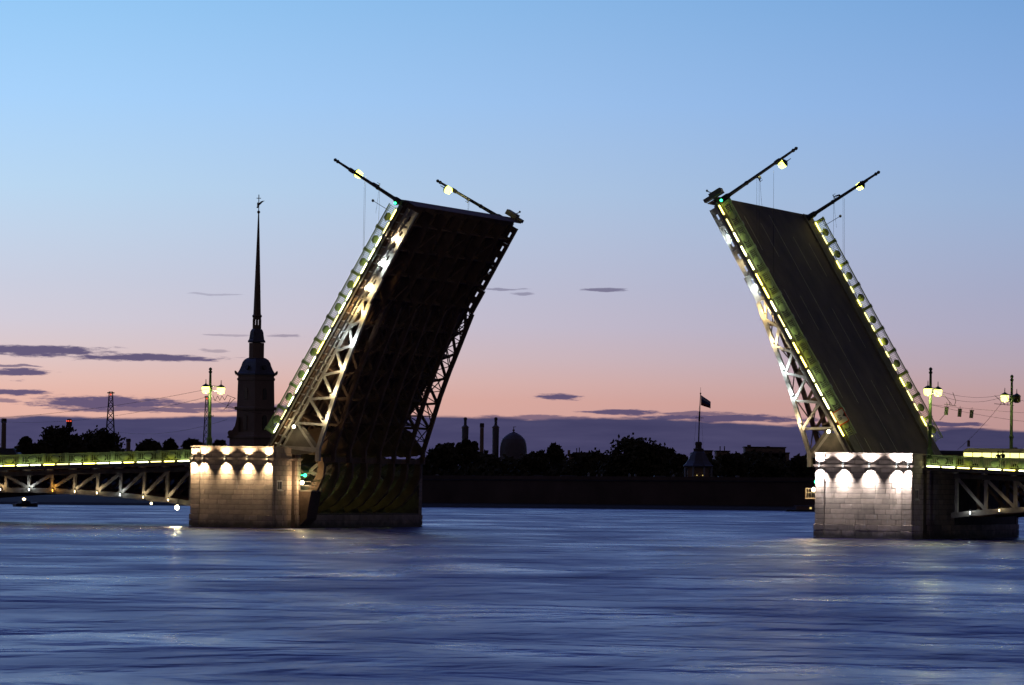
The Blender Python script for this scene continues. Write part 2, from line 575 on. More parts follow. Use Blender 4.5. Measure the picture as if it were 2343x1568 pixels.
def medallion_mesh():
    m = MB()
    k = 20
    for (sc, y0, y1) in ((1.0, -.07, .07), (.72, -.11, .11), (.3, -.15, .15)):
        poly = [(.46 * sc * math.copysign(abs(math.cos(t)) ** .75, math.cos(t)), .49 + .30 * sc * math.copysign(abs(math.sin(t)) ** .75, math.sin(t)))
                for t in [2 * math.pi * i / k for i in range(k)]]
        m.prism(poly, y0, y1)
    m.box(-.5, .5, -.03, .03, .44, .54)
    return m.mesh('medallion', M['green'])


def post_mesh():
    m = MB()
    m.box(-.17, .17, -.12, .12, .0, 1.02).box(-.21, .21, -.16, .16, 1.02, 1.12).box(-.21, .21, -.16, .16, 0, .12).box(-.10, .10, -.15, .15, .25, .85)
    return m.mesh('railing_post', M['green'])


RAIL, MEDAL, POST = railing_mesh(), medallion_mesh(), post_mesh()


def railing_row(parent, frame, count, mirror, y, medal=True):
    """frame(k) gives the local matrix of panel k (x along the rail, z up from the deck)"""
    for k in range(count):
        fm = frame(k)
        p = inst('railing_panel', RAIL, parent, fm)
        inst('medallion', MEDAL, p, T(PL / 2 + .06, 0, 0))
        inst('railing_post', POST, p, Matrix.Identity(4))


def strip_mesh(mat, L):
    m = MB()
    m.prism([(.05, -.02), (L - .05, -.02), (L - .02, .04), (L - .05, .10), (.05, .10), (.02, .04)], -.05, .05)
    return m.mesh('strip_light', mat)


M['g_strip_d'] = glow('lit_strip_dim', (1.0, 0.90, 0.30), 3.5)
STRIP = {'d': strip_mesh(M['g_strip_d'], 1.42), 'w': strip_mesh(M['g_strip_w'], 1.42), 'y': strip_mesh(M['g_strip_y'], 1.42)}

bmc = bmesh.new()
bmesh.ops.create_cube(bmc, size=1.0)
bmesh.ops.bevel(bmc, geom=bmc.edges[:], offset=.03, segments=1, affect='EDGES')
STONE = {}
for key in ('stone_warm', 'stone_pink'):
    me = bpy.data.meshes.new('stone')
    bmc.to_mesh(me)
    me.materials.append(M[key])
    STONE[key] = me
bmc.free()


# ---------------------------------------------------------------- piers
def pier(m, s_ch, W, stone, label, vis, fl_color, fl_power, lens):
    """local x runs from the pier towards the channel (mirrored for the other bank); y is across, z up"""
    th = thing('bridge_pier', label, 'bridge pier', BM(s_ch, 0, 0))
    sm = STONE[stone]

    def st(x0, x1, y0, y1, z0, z1):
        g = .018
        o = bpy.data.objects.new('stone', sm)
        COL.objects.link(o)
        o.parent = th
        o.matrix_local = T(m * (x0 + x1) / 2, (y0 + y1) / 2, (z0 + z1) / 2) @ Matrix.Diagonal((x1 - x0 - (2 * g if x1 - x0 > .5 else 0), y1 - y0 - (2 * g if y1 - y0 > .5 else 0), z1 - z0 - 2 * g, 1))

    def course_front(x0, x1, y, z0, z1, ln, off):
        cuts, x = [x0], x0 + ln * (.5 if off else 1) * random.uniform(.75, 1.1)
        while x < x1 - ln * .45:
            cuts.append(x)
            x += ln * random.uniform(.75, 1.3)
        cuts.append(x1)
        for a, b in zip(cuts[:-1], cuts[1:]):
            st(a, b, y - random.uniform(0, .010), y + .3, z0, z1)

    def course_side(y0, y1, x, z0, z1, ln, off, skip=None, sg=1):
        cuts, y = [y0], y0 + ln * (.5 if off else 1) * random.uniform(.8, 1.1)
        while y < y1 - ln * .4:
            cuts.append(y)
            y += ln * random.uniform(.8, 1.25)
        cuts.append(y1)
        for a, b in zip(cuts[:-1], cuts[1:]):
            if skip and a < skip[1] and b > skip[0] and z0 < skip[3] - .02 and z1 > skip[2] + .02:
                for (c, d) in ((a, min(b, skip[0])), (max(a, skip[1]), b)):
                    if d - c > .1:
                        j = random.uniform(0, .02)
                        st(*sorted((x - .28 * sg, x + j * sg)), c, d, z0, z1)
                continue
            j = random.uniform(0, .025)
            st(*sorted((x - .28 * sg, x + j * sg)), a, b, z0, z1)

    zs = [-.45, .18, .82, 1.45] + [1.45 + .53 * i for i in range(1, 12)]      # up to 7.28
    zp = [7.55, 8.10, 8.66]
    sides = {'ch': (0.0, 1), 'land': (-W, -1)}
    vx, vsg = sides[vis]
    # hidden core behind the facing
    c = MB()
    e = .06
    c.box(-W + e, -e, .12, 3.62, -2, 8.6)
    c.box(-W + .65, -.65, 3.62, 6.5, -2, 8.55)
    c.box(-W + e, -e, 6.48, 7.42, -2, 8.6)
    c.box(-W + e, -e, 7.42, 43.35, -2, 1.6)
    c.box(-W + e, -5.2, 7.42, 43.35, 1.6, 6.9)
    c.box(-5.2, -e, 42.4, 43.35, 1.6, 6.9)
    c.box(-W + .02, -4.0, 7.44, 43.3, 6.9, 7.28)
    c.build('core', M['core'], th, m)
    # front facing
    for i, (z0, z1) in enumerate(zip(zs[:-1], zs[1:])):
        y = -.10 if z1 <= 1.46 else 0.0
        course_front(-W + 1.06, -1.02, y, z0, z1, 1.35, i % 2)
        yy = y - .13
        st(-W - (.1 if z1 <= 1.46 else 0), -W + 1.06, yy - random.uniform(0, .012), .5, z0, z1)
        st(-1.02, (.1 if z1 <= 1.46 else 0), yy - random.uniform(0, .012), .5, z0, z1)
    for i, (z0, z1) in enumerate(zip(zp[:-1], zp[1:])):
        course_front(-W + 1.06, -1.02, 0.02, z0, z1, 1.5, i % 2)
        dz = -.14 if i == 1 else 0
        st(-W, -W + 1.06, -.11, .5, z0, z1 + (dz if m > 0 else 0))
        st(-1.02, 0, -.11, .5, z0, z1)
    # visible flank
    win = (.95, 2.4, 4.1, 5.16)
    for i, (z0, z1) in enumerate(zip(zs[:-1], zs[1:])):
        x = vx + (.08 * vsg if z1 <= 1.46 else 0)
        course_side(.5, 3.7, x, z0, z1, 1.15, i % 2, win, vsg)
        course_side(3.7, 6.45, vx - .6 * vsg, z0, z1, 1.4, i % 2, None, vsg)
        course_side(6.45, 7.5, x, z0, z1, 2.0, 0, None, vsg)
        if z1 <= 1.7:
            course_side(7.5, 43.4, x, z0, min(z1, 1.62), 2.1, i % 2, None, vsg)
        else:
            course_side(42.4, 43.4, vx, z0, z1, 2.0, 0, None, vsg)
            if vis == 'land':
                course_side(7.5, 16.5, vx, z0, z1, 1.6, i % 2, None, vsg)
    for i, (z0, z1) in enumerate(zip(zp[:-1], zp[1:])):
        course_side(.5, 3.7, vx, z0, z1, 1.6, i % 2, None, vsg)
        course_side(6.45, 7.5, vx, z0, z1, 2.0, 0, None, vsg)
        course_side(3.7, 6.45, vx - .6 * vsg, z0, z1, 2.0, i % 2, None, vsg)
    # cornice under the parapet
    k = MB()
    k.box(-W - .16, .16, -.30, .5, 7.40, 7.55).box(-W - .08, .08, -.22, .5, 7.28, 7.40)
    k.box(-W - .16, .16, .5, 3.82, 7.40, 7.55).box(-W - .08, .08, .5, 3.76, 7.28, 7.40)
    k.box(-W - .16, .16, 6.35, 7.6, 7.40, 7.55).box(-W - .08, .08, 6.40, 7.56, 7.28, 7.40)
    k.box(-W + .45, -.45, 3.83, 6.34, 7.32, 7.52)
    tag(k.build('cornice', STONE[stone].materials[0], th, m))
    cp = MB()
    cp.box(-W - .05, .05, -.16, 3.75, 8.67, 8.78).box(-W + .55, -.55, 3.76, 6.42, 8.60, 8.70).box(-W - .05, .05, 6.43, 7.55, 8.67, 8.78)
    cp.build('coping', STONE[stone].materials[0], th, m)
    # window in the flank
    xo = vx + .03 * vsg
    wd = MB()
    for (a, b, z0, z1) in ((.95, 1.1, 4.1, 5.16), (2.25, 2.4, 4.1, 5.16), (1.1, 2.25, 5.02, 5.16), (1.1, 2.25, 4.1, 4.2), (1.6, 1.68, 4.2, 5.02)):
        wd.box(*sorted((vx - .2 * vsg, xo)), a, b, z0, z1)
    wo_ = wd.build('window', M['frame_white'], th, m)
    MB().box(*sorted((vx - .18 * vsg, vx - .14 * vsg)), 1.1, 2.25, 4.2, 5.02).build('pane', M['pane'], wo_, m)
    MB().box(*sorted((vx - .2 * vsg, vx + .14 * vsg)), .88, 2.47, 4.0, 4.098).build('sill', M['frame_white'], wo_, m)
    # floodlights on the cornice, each throwing light up the parapet and down the wall
    fm = MB()
    fm.box(-.09, .09, -.10, .10, .02, .24).box(-.09, .09, -.10, .10, -.32, -.04).box(-.04, .04, -.05, .05, -.06, .05)
    fme = fm.mesh('floodlight', M['fixture'])
    xs = [-W + .35, -W + 1.55, -W + W * .43, -W + W * .70, -.55]
    pw_ = [1.0, .85, .95, 1.0, 1.1]
    for x, q in zip(xs, pw_):
        f = inst('floodlight', fme, th, T(m * x, -.50, 7.44))
        MB().box(-.07, .07, -.08, .08, .243, .25).build('lens', lens, f)
        light('flood_up', 'SPOT', (0, 0, .30), f, fl_color, fl_power * 2.6 * q, .05, (0, .34, 1), 122, .75)
        light('flood_down', 'SPOT', (0, 0, -.36), f, fl_color, fl_power * 6.2 * q, .05, (0, .74, -1), 90 if m > 0 else 100, .85 if m > 0 else 1.0)
        light('flood_spill', 'POINT', (0, -.12, -.02), f, fl_color, fl_power * .07 * q, .05)
    return th


pierL = pier(1, 0.0, 9.66, 'stone_warm', 'warm-lit granite pier on the left that carries the leaf showing its underside', 'ch', (1.0, 0.76, 0.44), 360, M['g_warm'])
pierR = pier(-1, 60.5, 10.3, 'stone_pink', 'white-lit granite pier on the right that carries the leaf showing its roadway', 'land', (1.0, 0.96, 0.93), 600, M['g_cool'])


# ---------------------------------------------------------------- raised leaves
TX, TZ, CA, SA = 12.23, 34.72, 0.5, 0.8660254


def LP(a, dep):
    """a metres back from the tip along the roadway, dep metres below it -> (x, z)"""
    return (TX - CA * a + SA * dep, TZ - SA * a - CA * dep)


DEP = [(0, 1.62), (8, 1.66), (11, 2.0), (15.5, 2.62), (18, 2.95), (21, 3.45), (24, 4.12), (27.4, 4.85)]
TAIL = [(2.62, 7.2), (2.35, 5.7), (1.6, 4.2), (.35, 2.9), (-1.4, 1.95)]


def dep(a):
    for (a0, d0), (a1, d1) in zip(DEP[:-1], DEP[1:]):
        if a <= a1:
            return d0 + (d1 - d0) * (a - a0) / (a1 - a0)
    return DEP[-1][1]


def leaf(m, s_ch, label):
    th = thing('bascule_leaf', label, 'bridge leaf', BM(s_ch, 0, 0))
    NT_, T0, DT = 8, 6.24, 4.4
    YN, YF = 4.7, 38.6

    def quad(a0, a1, d0, d1):
        return [LP(a0, d0), LP(a1, d0), LP(a1, d1), LP(a0, d1)]

    # deck
    MB().prism(quad(-.75, 31.6, 0, .12), YN + 3.0, YF - 3.0).build('roadway', M['asphalt'], th, m)
    MB().prism(quad(-.75, 31.6, .124, .42), YN + .25, YF - .25).build('deck_plate', M['steel_dark'], th, m)
    for (y0, y1) in ((YN, YN + 2.99), (YF - 2.99, YF)):
        MB().prism(quad(-.75, 30.2, -.16, .12), y0, y1).build('sidewalk', M['pavement'], th, m)
        MB().prism(quad(-.75, 30.2, -.22, .12), *((y1 + .004, y1 + .2) if y0 < 10 else (y0 - .2, y0 - .004))).build('kerb', M['steel_mid'], th, m)
    MB().prism(quad(-.82, -.754, -.02, 1.3), YN + .6, YF - .6).build('end_girder', M['steel_dark'], th, m)
    # lane markings
    wd = YF - YN - 6
    for fr, dash in ((.14, 1), (.32, 1), (.5, 0), (.68, 1), (.86, 1)):
        y = YN + 3 + wd * fr
        if dash:
            a = .6 + fr * 3
            while a < 30:
                MB().prism(quad(a, a + 4.2, -.008, -.004), y - .06, y + .06).build('lane_marking', M['marking'], th, m)
                a += 9.0
        else:
            MB().prism(quad(.2, 31, -.008, -.004), y - .06, y + .06).build('lane_marking', M['marking'], th, m)
    # edge girders under the rails
    for (y0, y1) in ((YN - .55, YN - .004), (YF + .004, YF + .10)):
        MB().prism(quad(-.2, 30.0, .10, .36), y0, y1).build('edge_girder', M['steel_mid'], th, m)
    MB().prism(quad(-.2, 30.0, .62, .82), 5.3, 5.5).build('sidewalk_girder', M['steel_light'], th, m)
    # brackets carrying the near sidewalk
    bk = MB()
    bk.prism([(0, 0), (1.5, 0), (1.5, .55), (1.3, .55), (0, .2)], -.05, .05)
    bme = MB()
    for i in range(29):
        a = .6 + i * 1.02
        p = MB()
        pa = [LP(a, .43), LP(a + .09, .43), LP(a + .09, .62), LP(a, .62)]
        p.prism(pa, 4.74, 6.0)
        p.prism([LP(a, .83), LP(a + .09, .83), LP(a + .09, .95), LP(a, .95)], 5.32, 6.0)
        p.build('bracket', M['steel_light'], th, m)
    # the eight girders: plate ends near the tip, open trusses behind, curved tails into the pier
    for k in range(NT_):
        yc = T0 + DT * k
        y0, y1 = yc - .18, yc + .18
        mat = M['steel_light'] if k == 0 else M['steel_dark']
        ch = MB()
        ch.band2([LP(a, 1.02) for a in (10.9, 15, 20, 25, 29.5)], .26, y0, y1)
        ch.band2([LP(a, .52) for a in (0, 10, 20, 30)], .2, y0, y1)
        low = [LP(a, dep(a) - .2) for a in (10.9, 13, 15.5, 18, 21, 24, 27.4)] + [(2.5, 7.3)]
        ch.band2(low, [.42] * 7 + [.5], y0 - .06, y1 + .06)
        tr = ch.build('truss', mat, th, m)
        # plates with slots
        for j in range(4 if k in (0, 7) else 1):
            if k in (0, 7):
                a0, a1 = (-.2, 1.9) if j == 0 else (1.9 + 3 * (j - 1), 1.9 + 3 * j)
                if j == 0 and m > 0:
                    pass
                a0 += .012
                a1 -= .012
                pl = MB()
                D0, D1 = .68, dep((a0 + a1) / 2)
                sl = [a0 + (a1 - a0) * .25, a0 + (a1 - a0) * .75] if j else [a0 + (a1 - a0) * .5]
                hs, s0, s1 = .30, 1.06, 1.27
                cuts = [a0]
                for s_ in sl:
                    cuts += [s_ - hs, s_ + hs]
                cuts.append(a1)
                for q in range(len(cuts) - 1):
                    if q % 2 == 0:
                        pl.prism(quad(cuts[q], cuts[q + 1], D0, D1), y0, y0 + .08)
                    else:
                        pl.prism(quad(cuts[q], cuts[q + 1], D0, s0), y0, y0 + .08)
                        pl.prism(quad(cuts[q], cuts[q + 1], s1, D1), y0, y0 + .08)
                pl.prism(quad(a0, a1, D1 - .06, D1 + .02), y0 - .1, y1)
                pl.prism(quad(a1 - .05, a1, D0, D1), y0 - .05, y0 - .002)
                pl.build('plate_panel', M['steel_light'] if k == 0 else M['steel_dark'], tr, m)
            else:
                MB().prism(quad(-.2, 10.9, .68, 1.75), y0, y0 + .08).build('plate_panel', mat, tr, m)
        # warren diagonals
        un = [11.3 + 3.0 * i for i in range(7)]
        for i, a in enumerate(un):
            pairs = []
            if i < 6:
                pairs.append(((a, 1.08), (a + 1.5, dep(a + 1.5) - .3)))
                pairs.append(((a + 3.0, 1.08), (a + 1.5, dep(a + 1.5) - .3)))
            else:
                pairs.append(((a, 1.1), (a - 2.0 + .2, dep(a - 1.8) - .3)))
            for (p, q) in pairs:
                d_ = MB().bar2(LP(*p), LP(*q), .27, y0 + .02, y1 - .02)
                d_.build('diagonal', mat, tr, m)
        if k >= 5:                     # lighter cross ties of the far girders
            for i in range(11):
                a = 11.3 + 1.5 * i
                p, q = ((a, 1.1), (a + 1.5, dep(a + 1.5) - .3)) if i % 2 else ((a + 1.5, 1.1), (a, dep(a) - .3))
                MB().bar2(LP(*p), LP(*q), .09, y0 + .1, y1 - .1).build('tie', mat, tr, m)
                MB().bar2(LP(a, 1.1), LP(a, dep(a) - .3), .08, y0 + .06, y1 - .06).build('tie', mat, tr, m)
        # gusset where the girder runs down to the trunnion
        gp = [LP(27, 1.1), LP(29.6, .9), LP(29.4, 2.6), LP(28.2, 4.3), LP(27.2, 4.5), LP(26.2, 2.0)]
        MB().prism(gp, y0 + .05, y1 - .05).build('gusset', M['steel_mid'] if k == 0 else M['steel_dark'], tr, m)
    # curved tail arms turning in the open pit of the pier
    for k in range(NT_):
        yc = 8.75 + 4.05 * k
        y0, y1 = yc - .26, yc + .26
        MB().band2([(1.9, 7.6), (1.95, 6.6)] + [(x - .55, z) for x, z in TAIL[1:]], [.7, .7, .8, .95, .95, .75], y0, y1).build('tail_arm', M['steel_dark'], th, m)
        tl = MB()
        tl.bar2((1.5, 5.9), (-3.9, 6.75), .34, y0 + .1, y1 - .1)
        tl.bar2((.8, 4.2), (-3.9, 4.9), .34, y0 + .1, y1 - .1)
        tl.bar2((-3.9, 6.75), (-.3, 3.0), .30, y0 + .12, y1 - .12)
        tl.bar2((1.5, 7.0), (-1.4, 4.4), .40, y0 + .14, y1 - .14)
        tl.prism([(-4.9, 2.0), (-3.7, 2.0), (-3.7, 6.8), (-4.9, 6.8)], y0 - .6, y1 + .6)
        tl.build('tail_strut', M['steel_mid'], th, m)
    # cross beams and wind bracing under the deck
    for i in range(10):
        a = 1.4 + i * 3.0
        d1 = 1.35 if a < 12 else min(dep(a) - .35, 2.1)
        MB().prism(quad(a, a + .16, .43, d1), T0 + .2, T0 + DT * 7 - .2).build('cross_beam', M['steel_dark'], th, m)
    for k in range(7):
        for f in (1, 2):
            y = T0 + DT * (k + f / 3)
            MB().prism(quad(.2, 29.8, .43, .72), y - .09, y + .09).build('stringer', M['steel_dark'], th, m)
    for i in range(8):
        a = 2.0 + 3.2 * i
        for k in range(7):
            b_ = MB()
            ya, yb = T0 + DT * k, T0 + DT * (k + 1)
            if (i + k) % 2:
                ya, yb = yb, ya
            d0, d1 = max(1.4, dep(a) - .25), max(1.4, dep(a + 3) - .25)
            p, q = LP(a, d0), LP(a + 3.0, d1)
            b_.tube((p[0], ya, p[1]), (q[0], yb, q[1]), .07, n=5)
            b_.build('wind_brace', M['steel_dark'], th, m)
    # girder seen level with the pier top, and the heavy sill above the tails
    MB().box(1.5, 2.35, 8.0, 38.2, 7.2, 7.75).build('tail_beam', M['steel_dark'], th, m)
    # railings: tilt the panels with the leaf
    ang = R(-60) if m > 0 else R(60)
    for y in (YN + .02, YF - .02):
        def frame(k):
            a = 28.3 - PL * k if m > 0 else .25 + PL * k
            p = LP(a if m > 0 else a, -.16)
            return T(m * p[0], y, p[1]) @ Matrix.Rotation(ang, 4, 'Y')
        railing_row(th, frame, 10, m, y)
        # strip lights below the rail
        for i in range(17):
            a = 28.2 - 1.655 * i if m > 0 else .2 + 1.655 * i
            p = LP(a, .05 if y < 10 else -.22)
            yy = YN - .46 if y < 10 else YF - .30
            key = 'y' if (i * 7 + (3 if m > 0 else 0)) % 5 in ((0,) if m > 0 else (0, 2)) else 'w'
            if (i * 5 + 2) % 7 == 0:
                key = 'd'
            vx_ = random.uniform(.80, 1.06)
            if y > 10:
                key, vx_ = ('d' if i % 3 else 'y'), random.uniform(.45, .95)
            inst('strip_light', STRIP[key], th, T(m * p[0], yy, p[1]) @ Matrix.Rotation(ang, 4, 'Y') @ Matrix.Diagonal((vx_, 1, 1 if y < 10 else .8, 1)))
    # floodlights along the near girder
    fx = MB().box(-.10, .10, -.10, .10, -.10, .10).box(-.04, .04, -.22, -.08, -.04, .04).mesh('girder_floodlight', M['fixture'])
    spots = [(3.4, .62), (6.4, .62), (9.4, .62), (12.4, 1.5), (15.6, 2.15), (18.6, 2.6), (21.4, 3.1), (24.3, 3.75)]
    cols = [WARM, COOL, WARM, (1, .72, .3), COOL, WARM, WARM, WARM] if m > 0 else [COOL, WARM, COOL, (1, .72, .3), WARM, COOL, COOL, WARM]
    pws = [430, 430, 430, 240, 190, 150, 150, 150] if m > 0 else [260, 90, 330, 240, 180, 160, 160, 160]
    for (a, d_), cl, pw2 in zip(spots, cols, pws):
        p = LP(a, d_)
        f = inst('girder_floodlight', fx, th, T(m * p[0], 5.42, p[1]))
        MB().box(-.08, .08, .101, .11, -.08, .08).build('lens', M['g_cool'] if cl == COOL else M['g_warm'], f)
        light('girder_light', 'POINT', (m * .12, .02, -.22 if a < 11 else .26), f, cl, pw2, .08)
    p = LP(26.6, 1.4)
    f = inst('girder_floodlight', fx, th, T(m * p[0], 5.2, p[1]))
    MB().ball((0, -.16, 0), .17).build('lens', M['g_warm_hot'], f)
    light('girder_light', 'POINT', (0, -.45, 0), f, (1, .75, .4), 60, .1)
    # tip: green navigation lamp and warning rod
    q = LP(-.1, -.45)
    nb = MB().box(m * q[0] - .16, m * q[0] + .16, YN - .42, YN - .12, q[1] - .2, q[1] + .2).build('lamp_box', M['fixture'], th)
    MB().ball((m * q[0], YN - .47, q[1]), .14).build('navigation_light', M['g_green'], th)
    light('navigation_glow', 'POINT', (m * q[0], YN - .85, q[1]), nb, (.05, 1, .4), 2, .1)
    yr = YN if m > 0 else YF
    p, q2 = LP(1.0, -.9), LP(-.2, -3.1) if m > 0 else LP(-.2, -3.1)
    rr = MB().tube((p[0], yr, p[1]), (LP(1.0, -3.0)[0], yr, LP(1.0, -3.0)[1]), .03, n=6)
    rr.ball((LP(1.0, -3.0)[0], yr, LP(1.0, -3.0)[1]), .17, n=8)
    rr.build('warning_rod', M['lamp_dark'], th, m)
    # machinery box at the free corner
    yb = YF - .6 if m > 0 else YN - .1
    bx_ = MB()
    bx_.prism(quad(-1.4, -.83, -.9, .5), yb - .3, yb + .7)
    bx_.prism(quad(-1.2, -.83, .5, 1.3), yb - .2, yb + .5)
    bx_.tube((LP(-1.4, .2)[0], yb, LP(-1.4, .2)[1]), (LP(-1.8, .5)[0], yb, LP(-1.8, .5)[1]), .05, n=6)
    bx_.ball((LP(-1.85, .5)[0], yb, LP(-1.85, .5)[1]), .13, n=8)
    bx_.build('lock_box', M['steel_mid'], th, m)
    # yellow work lamps in the pit behind the tails
    for k in range(8):
        y = 8.75 + 4.05 * k + 1.9
        b_ = MB().ball((m * -2.6, y, 4.3), .10, n=8).build('bay_lamp', M['g_bay'], th)
        light('bay_light', 'POINT', (m * -2.3, y, 4.2), b_, (.8, 1.0, .22), 14, .12)
    return th


leafL = leaf(1, 0.0, 'raised bascule leaf on the left, dark underside towards the channel')
leafR = leaf(-1, 60.5, 'raised bascule leaf on the right, roadway with lane lines towards the camera')


# ---------------------------------------------------------------- fixed spans
def span(dirn, s_land, zd0, slope, panel, npan, label, fl):
    th = thing('bridge_span', label, 'bridge span', BM(s_land, 0, 0))
    m = dirn
    YN, YF, LEN = 4.7, 38.6, 45.0

    def zd(q):
        return zd0 - slope * q

    def lo(q):
        return 3.97 - .00285 * (23 - q) ** 2

    def sl(q0, q1, d0, d1, y0, y1, name, mat):
        return MB().prism([(q0, zd(q0) - d0), (q1, zd(q1) - d0), (q1, zd(q1) - d1), (q0, zd(q0) - d1)], y0, y1).build(name, mat, th, m)

    sl(.05, LEN, .0, .15, YN + 3.2, YF - 3.2, 'roadway', M['asphalt'])
    sl(.05, LEN, .155, .45, YN + .2, YF - .2, 'deck_plate', M['steel_dark'])
    sl(.05, LEN, -.16, .15, YN, YN + 3.19, 'sidewalk', M['pavement'])
    sl(.05, LEN, -.16, .15, YF - 3.19, YF, 'sidewalk', M['pavement'])
    sl(.05, LEN, .06, .42, YN - .55, YN - .004, 'edge_girder', M['steel_mid'])
    sl(.05, LEN, -.05, .42, YF + .004, YF + .1, 'edge_girder', M['steel_mid'])
    ang = math.atan(slope) * (1 if m > 0 else -1)
    cnt = int(LEN / PL)
    for y in (YN + .02, YF - .02):
        def frame(k):
            q = .35 + PL * k if m > 0 else .35 + PL * (k + 1)
            return T(m * q, y, zd(q) + .16) @ Matrix.Rotation(ang, 4, 'Y')
        railing_row(th, frame, cnt if y < 10 else 5, m, y)
    i, q = 0, .3
    while q < LEN - 2:
        qq = q if m > 0 else q + 1.6
        key = 'y' if i % 6 in (2, 5) else 'd' if i % 7 == 3 else 'w'
        inst('strip_light', STRIP[key], th, T(m * qq, YN - .46, zd(qq) - .02) @ Matrix.Rotation(ang, 4, 'Y') @ Matrix.Diagonal((random.uniform(.85, 1.06), 1, 1, 1)))
        q += 1.62
        i += 1
    q0 = 2.8 if m < 0 else 3.0
    for k, yc in enumerate((6.2, 15.0, 24.0, 33.0)):
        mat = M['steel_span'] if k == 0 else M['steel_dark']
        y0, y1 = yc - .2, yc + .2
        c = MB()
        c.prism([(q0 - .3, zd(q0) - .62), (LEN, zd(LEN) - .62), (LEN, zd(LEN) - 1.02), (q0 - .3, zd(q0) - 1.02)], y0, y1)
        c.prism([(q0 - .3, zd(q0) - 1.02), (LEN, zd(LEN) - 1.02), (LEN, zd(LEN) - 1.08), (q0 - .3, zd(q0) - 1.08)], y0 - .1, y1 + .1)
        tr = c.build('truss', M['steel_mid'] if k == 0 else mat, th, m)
        pts = [(q0 - .5 + j * 1.4, lo(q0 - .5 + j * 1.4) - .28) for j in range(int((LEN - q0) / 1.4) + 1)]
        if k == 0:
            MB().band2(pts, .55, y0 - .05, y1 + .05).build('lower_chord', mat, tr, m)
        else:
            MB().band2(pts, .55, y0, y1).build('lower_chord', mat, tr, m)
        for j in range(npan):
            q = q0 + panel * j
            wv = .34
            MB().box(q - wv / 2, q + wv / 2, y0 + .03, y1 - .03, lo(q) - .02, zd(q) - 1.075).build('vertical', mat, tr, m)
            if q < 22 - panel * .4 and q + panel < LEN:
                MB().bar2((q + .1, zd(q) - 1.1), (q + panel - .1, lo(q + panel) + .02), .33, y0 + .06, y1 - .06).build('diagonal', mat, tr, m)
            elif q + panel < LEN - 1:
                MB().bar2((q + .1, lo(q) + .02), (q + panel - .1, zd(q + panel) - 1.1), .33, y0 + .06, y1 - .06).build('diagonal', mat, tr, m)
            if k == 0:
                MB().prism([(q - .12, zd(q) - .44), (q + .12, zd(q) - .44), (q + .12, zd(q) - .60), (q - .12, zd(q) - .60)], 4.75, 6.4).build('bracket', M['steel_light'], th, m)
    for j in range(14):
        q = q0 + 2.8 * j + 1.0
        MB().box(q - .1, q + .1, 6.45, 37, zd(q) - .95, zd(q) - .46).build('cross_beam', M['steel_dark'], th, m)
    # lamps along the lower chord
    fx = MB().box(-.05, .05, -.05, .05, -.10, .34).box(-.09, .09, -.08, .08, -.16, .02).mesh('chord_floodlight', M['fixture'])
    for q, col, pw_ in fl:
        z = lo(q) - .22
        f = inst('chord_floodlight', fx, th, T(m * q, 5.62, z))
        mt = M['g_cool'] if col == COOL else M['g_orange'] if col == ORANGE else M['g_warm']
        MB().box(-.045, .045, -.09, -.082, -.12, .12).build('lens', mt, f)
        light('chord_light', 'POINT', (0, -.06, .46), f, col, pw_ * 2.2, .06)
    return th


spanL = span(-1, -9.66, 7.22, .036, 2.8, 16, 'fixed steel truss span joining the left pier, lit from along its lower chord',
             [(5.2, WARM, 13), (8.2, WARM, 12), (11.0, COOL, 12), (13.8, WARM, 13), (16.5, WARM, 13), (19.2, ORANGE, 13), (22.1, COOL, 15), (25.6, (1, .7, .35), 13), (28.4, WARM, 12), (31.2, WARM, 12)])
spanR = span(1, 70.8, 7.50, .034, 3.1, 13, 'fixed steel truss span joining the right pier, cut by the picture edge',
             [(4.6, COOL, 14), (7.7, WARM, 12), (10.8, WARM, 12), (13.8, COOL, 12)])
# glaring floodlight under the end of the left span
f = MB().box(-.22, .22, -.2, .2, -.2, .2).tube((0, 0, .2), (0, .3, .9), .05, n=6).build('flood_housing', M['fixture'], spanL)
f.matrix_local = T(-3.9, 5.2, 2.05)
MB().lathe([(.22, 0), (.26, .05), (.05, .10)], 14).build('flood_lens', M['g_warm_hot'], f).matrix_local = T(.05, -.21, 0) @ Matrix.Rotation(R(90), 4, 'X')
light('flood_glare', 'SPOT', (0, -.4, 0), f, (1, .86, .5), 900, .2, (.25, -1, -.35), 120, .6)
MB().ball((-7.2, 5.5, 2.45), .14, n=8).build('bulkhead_lamp', M['g_warm'], spanL)


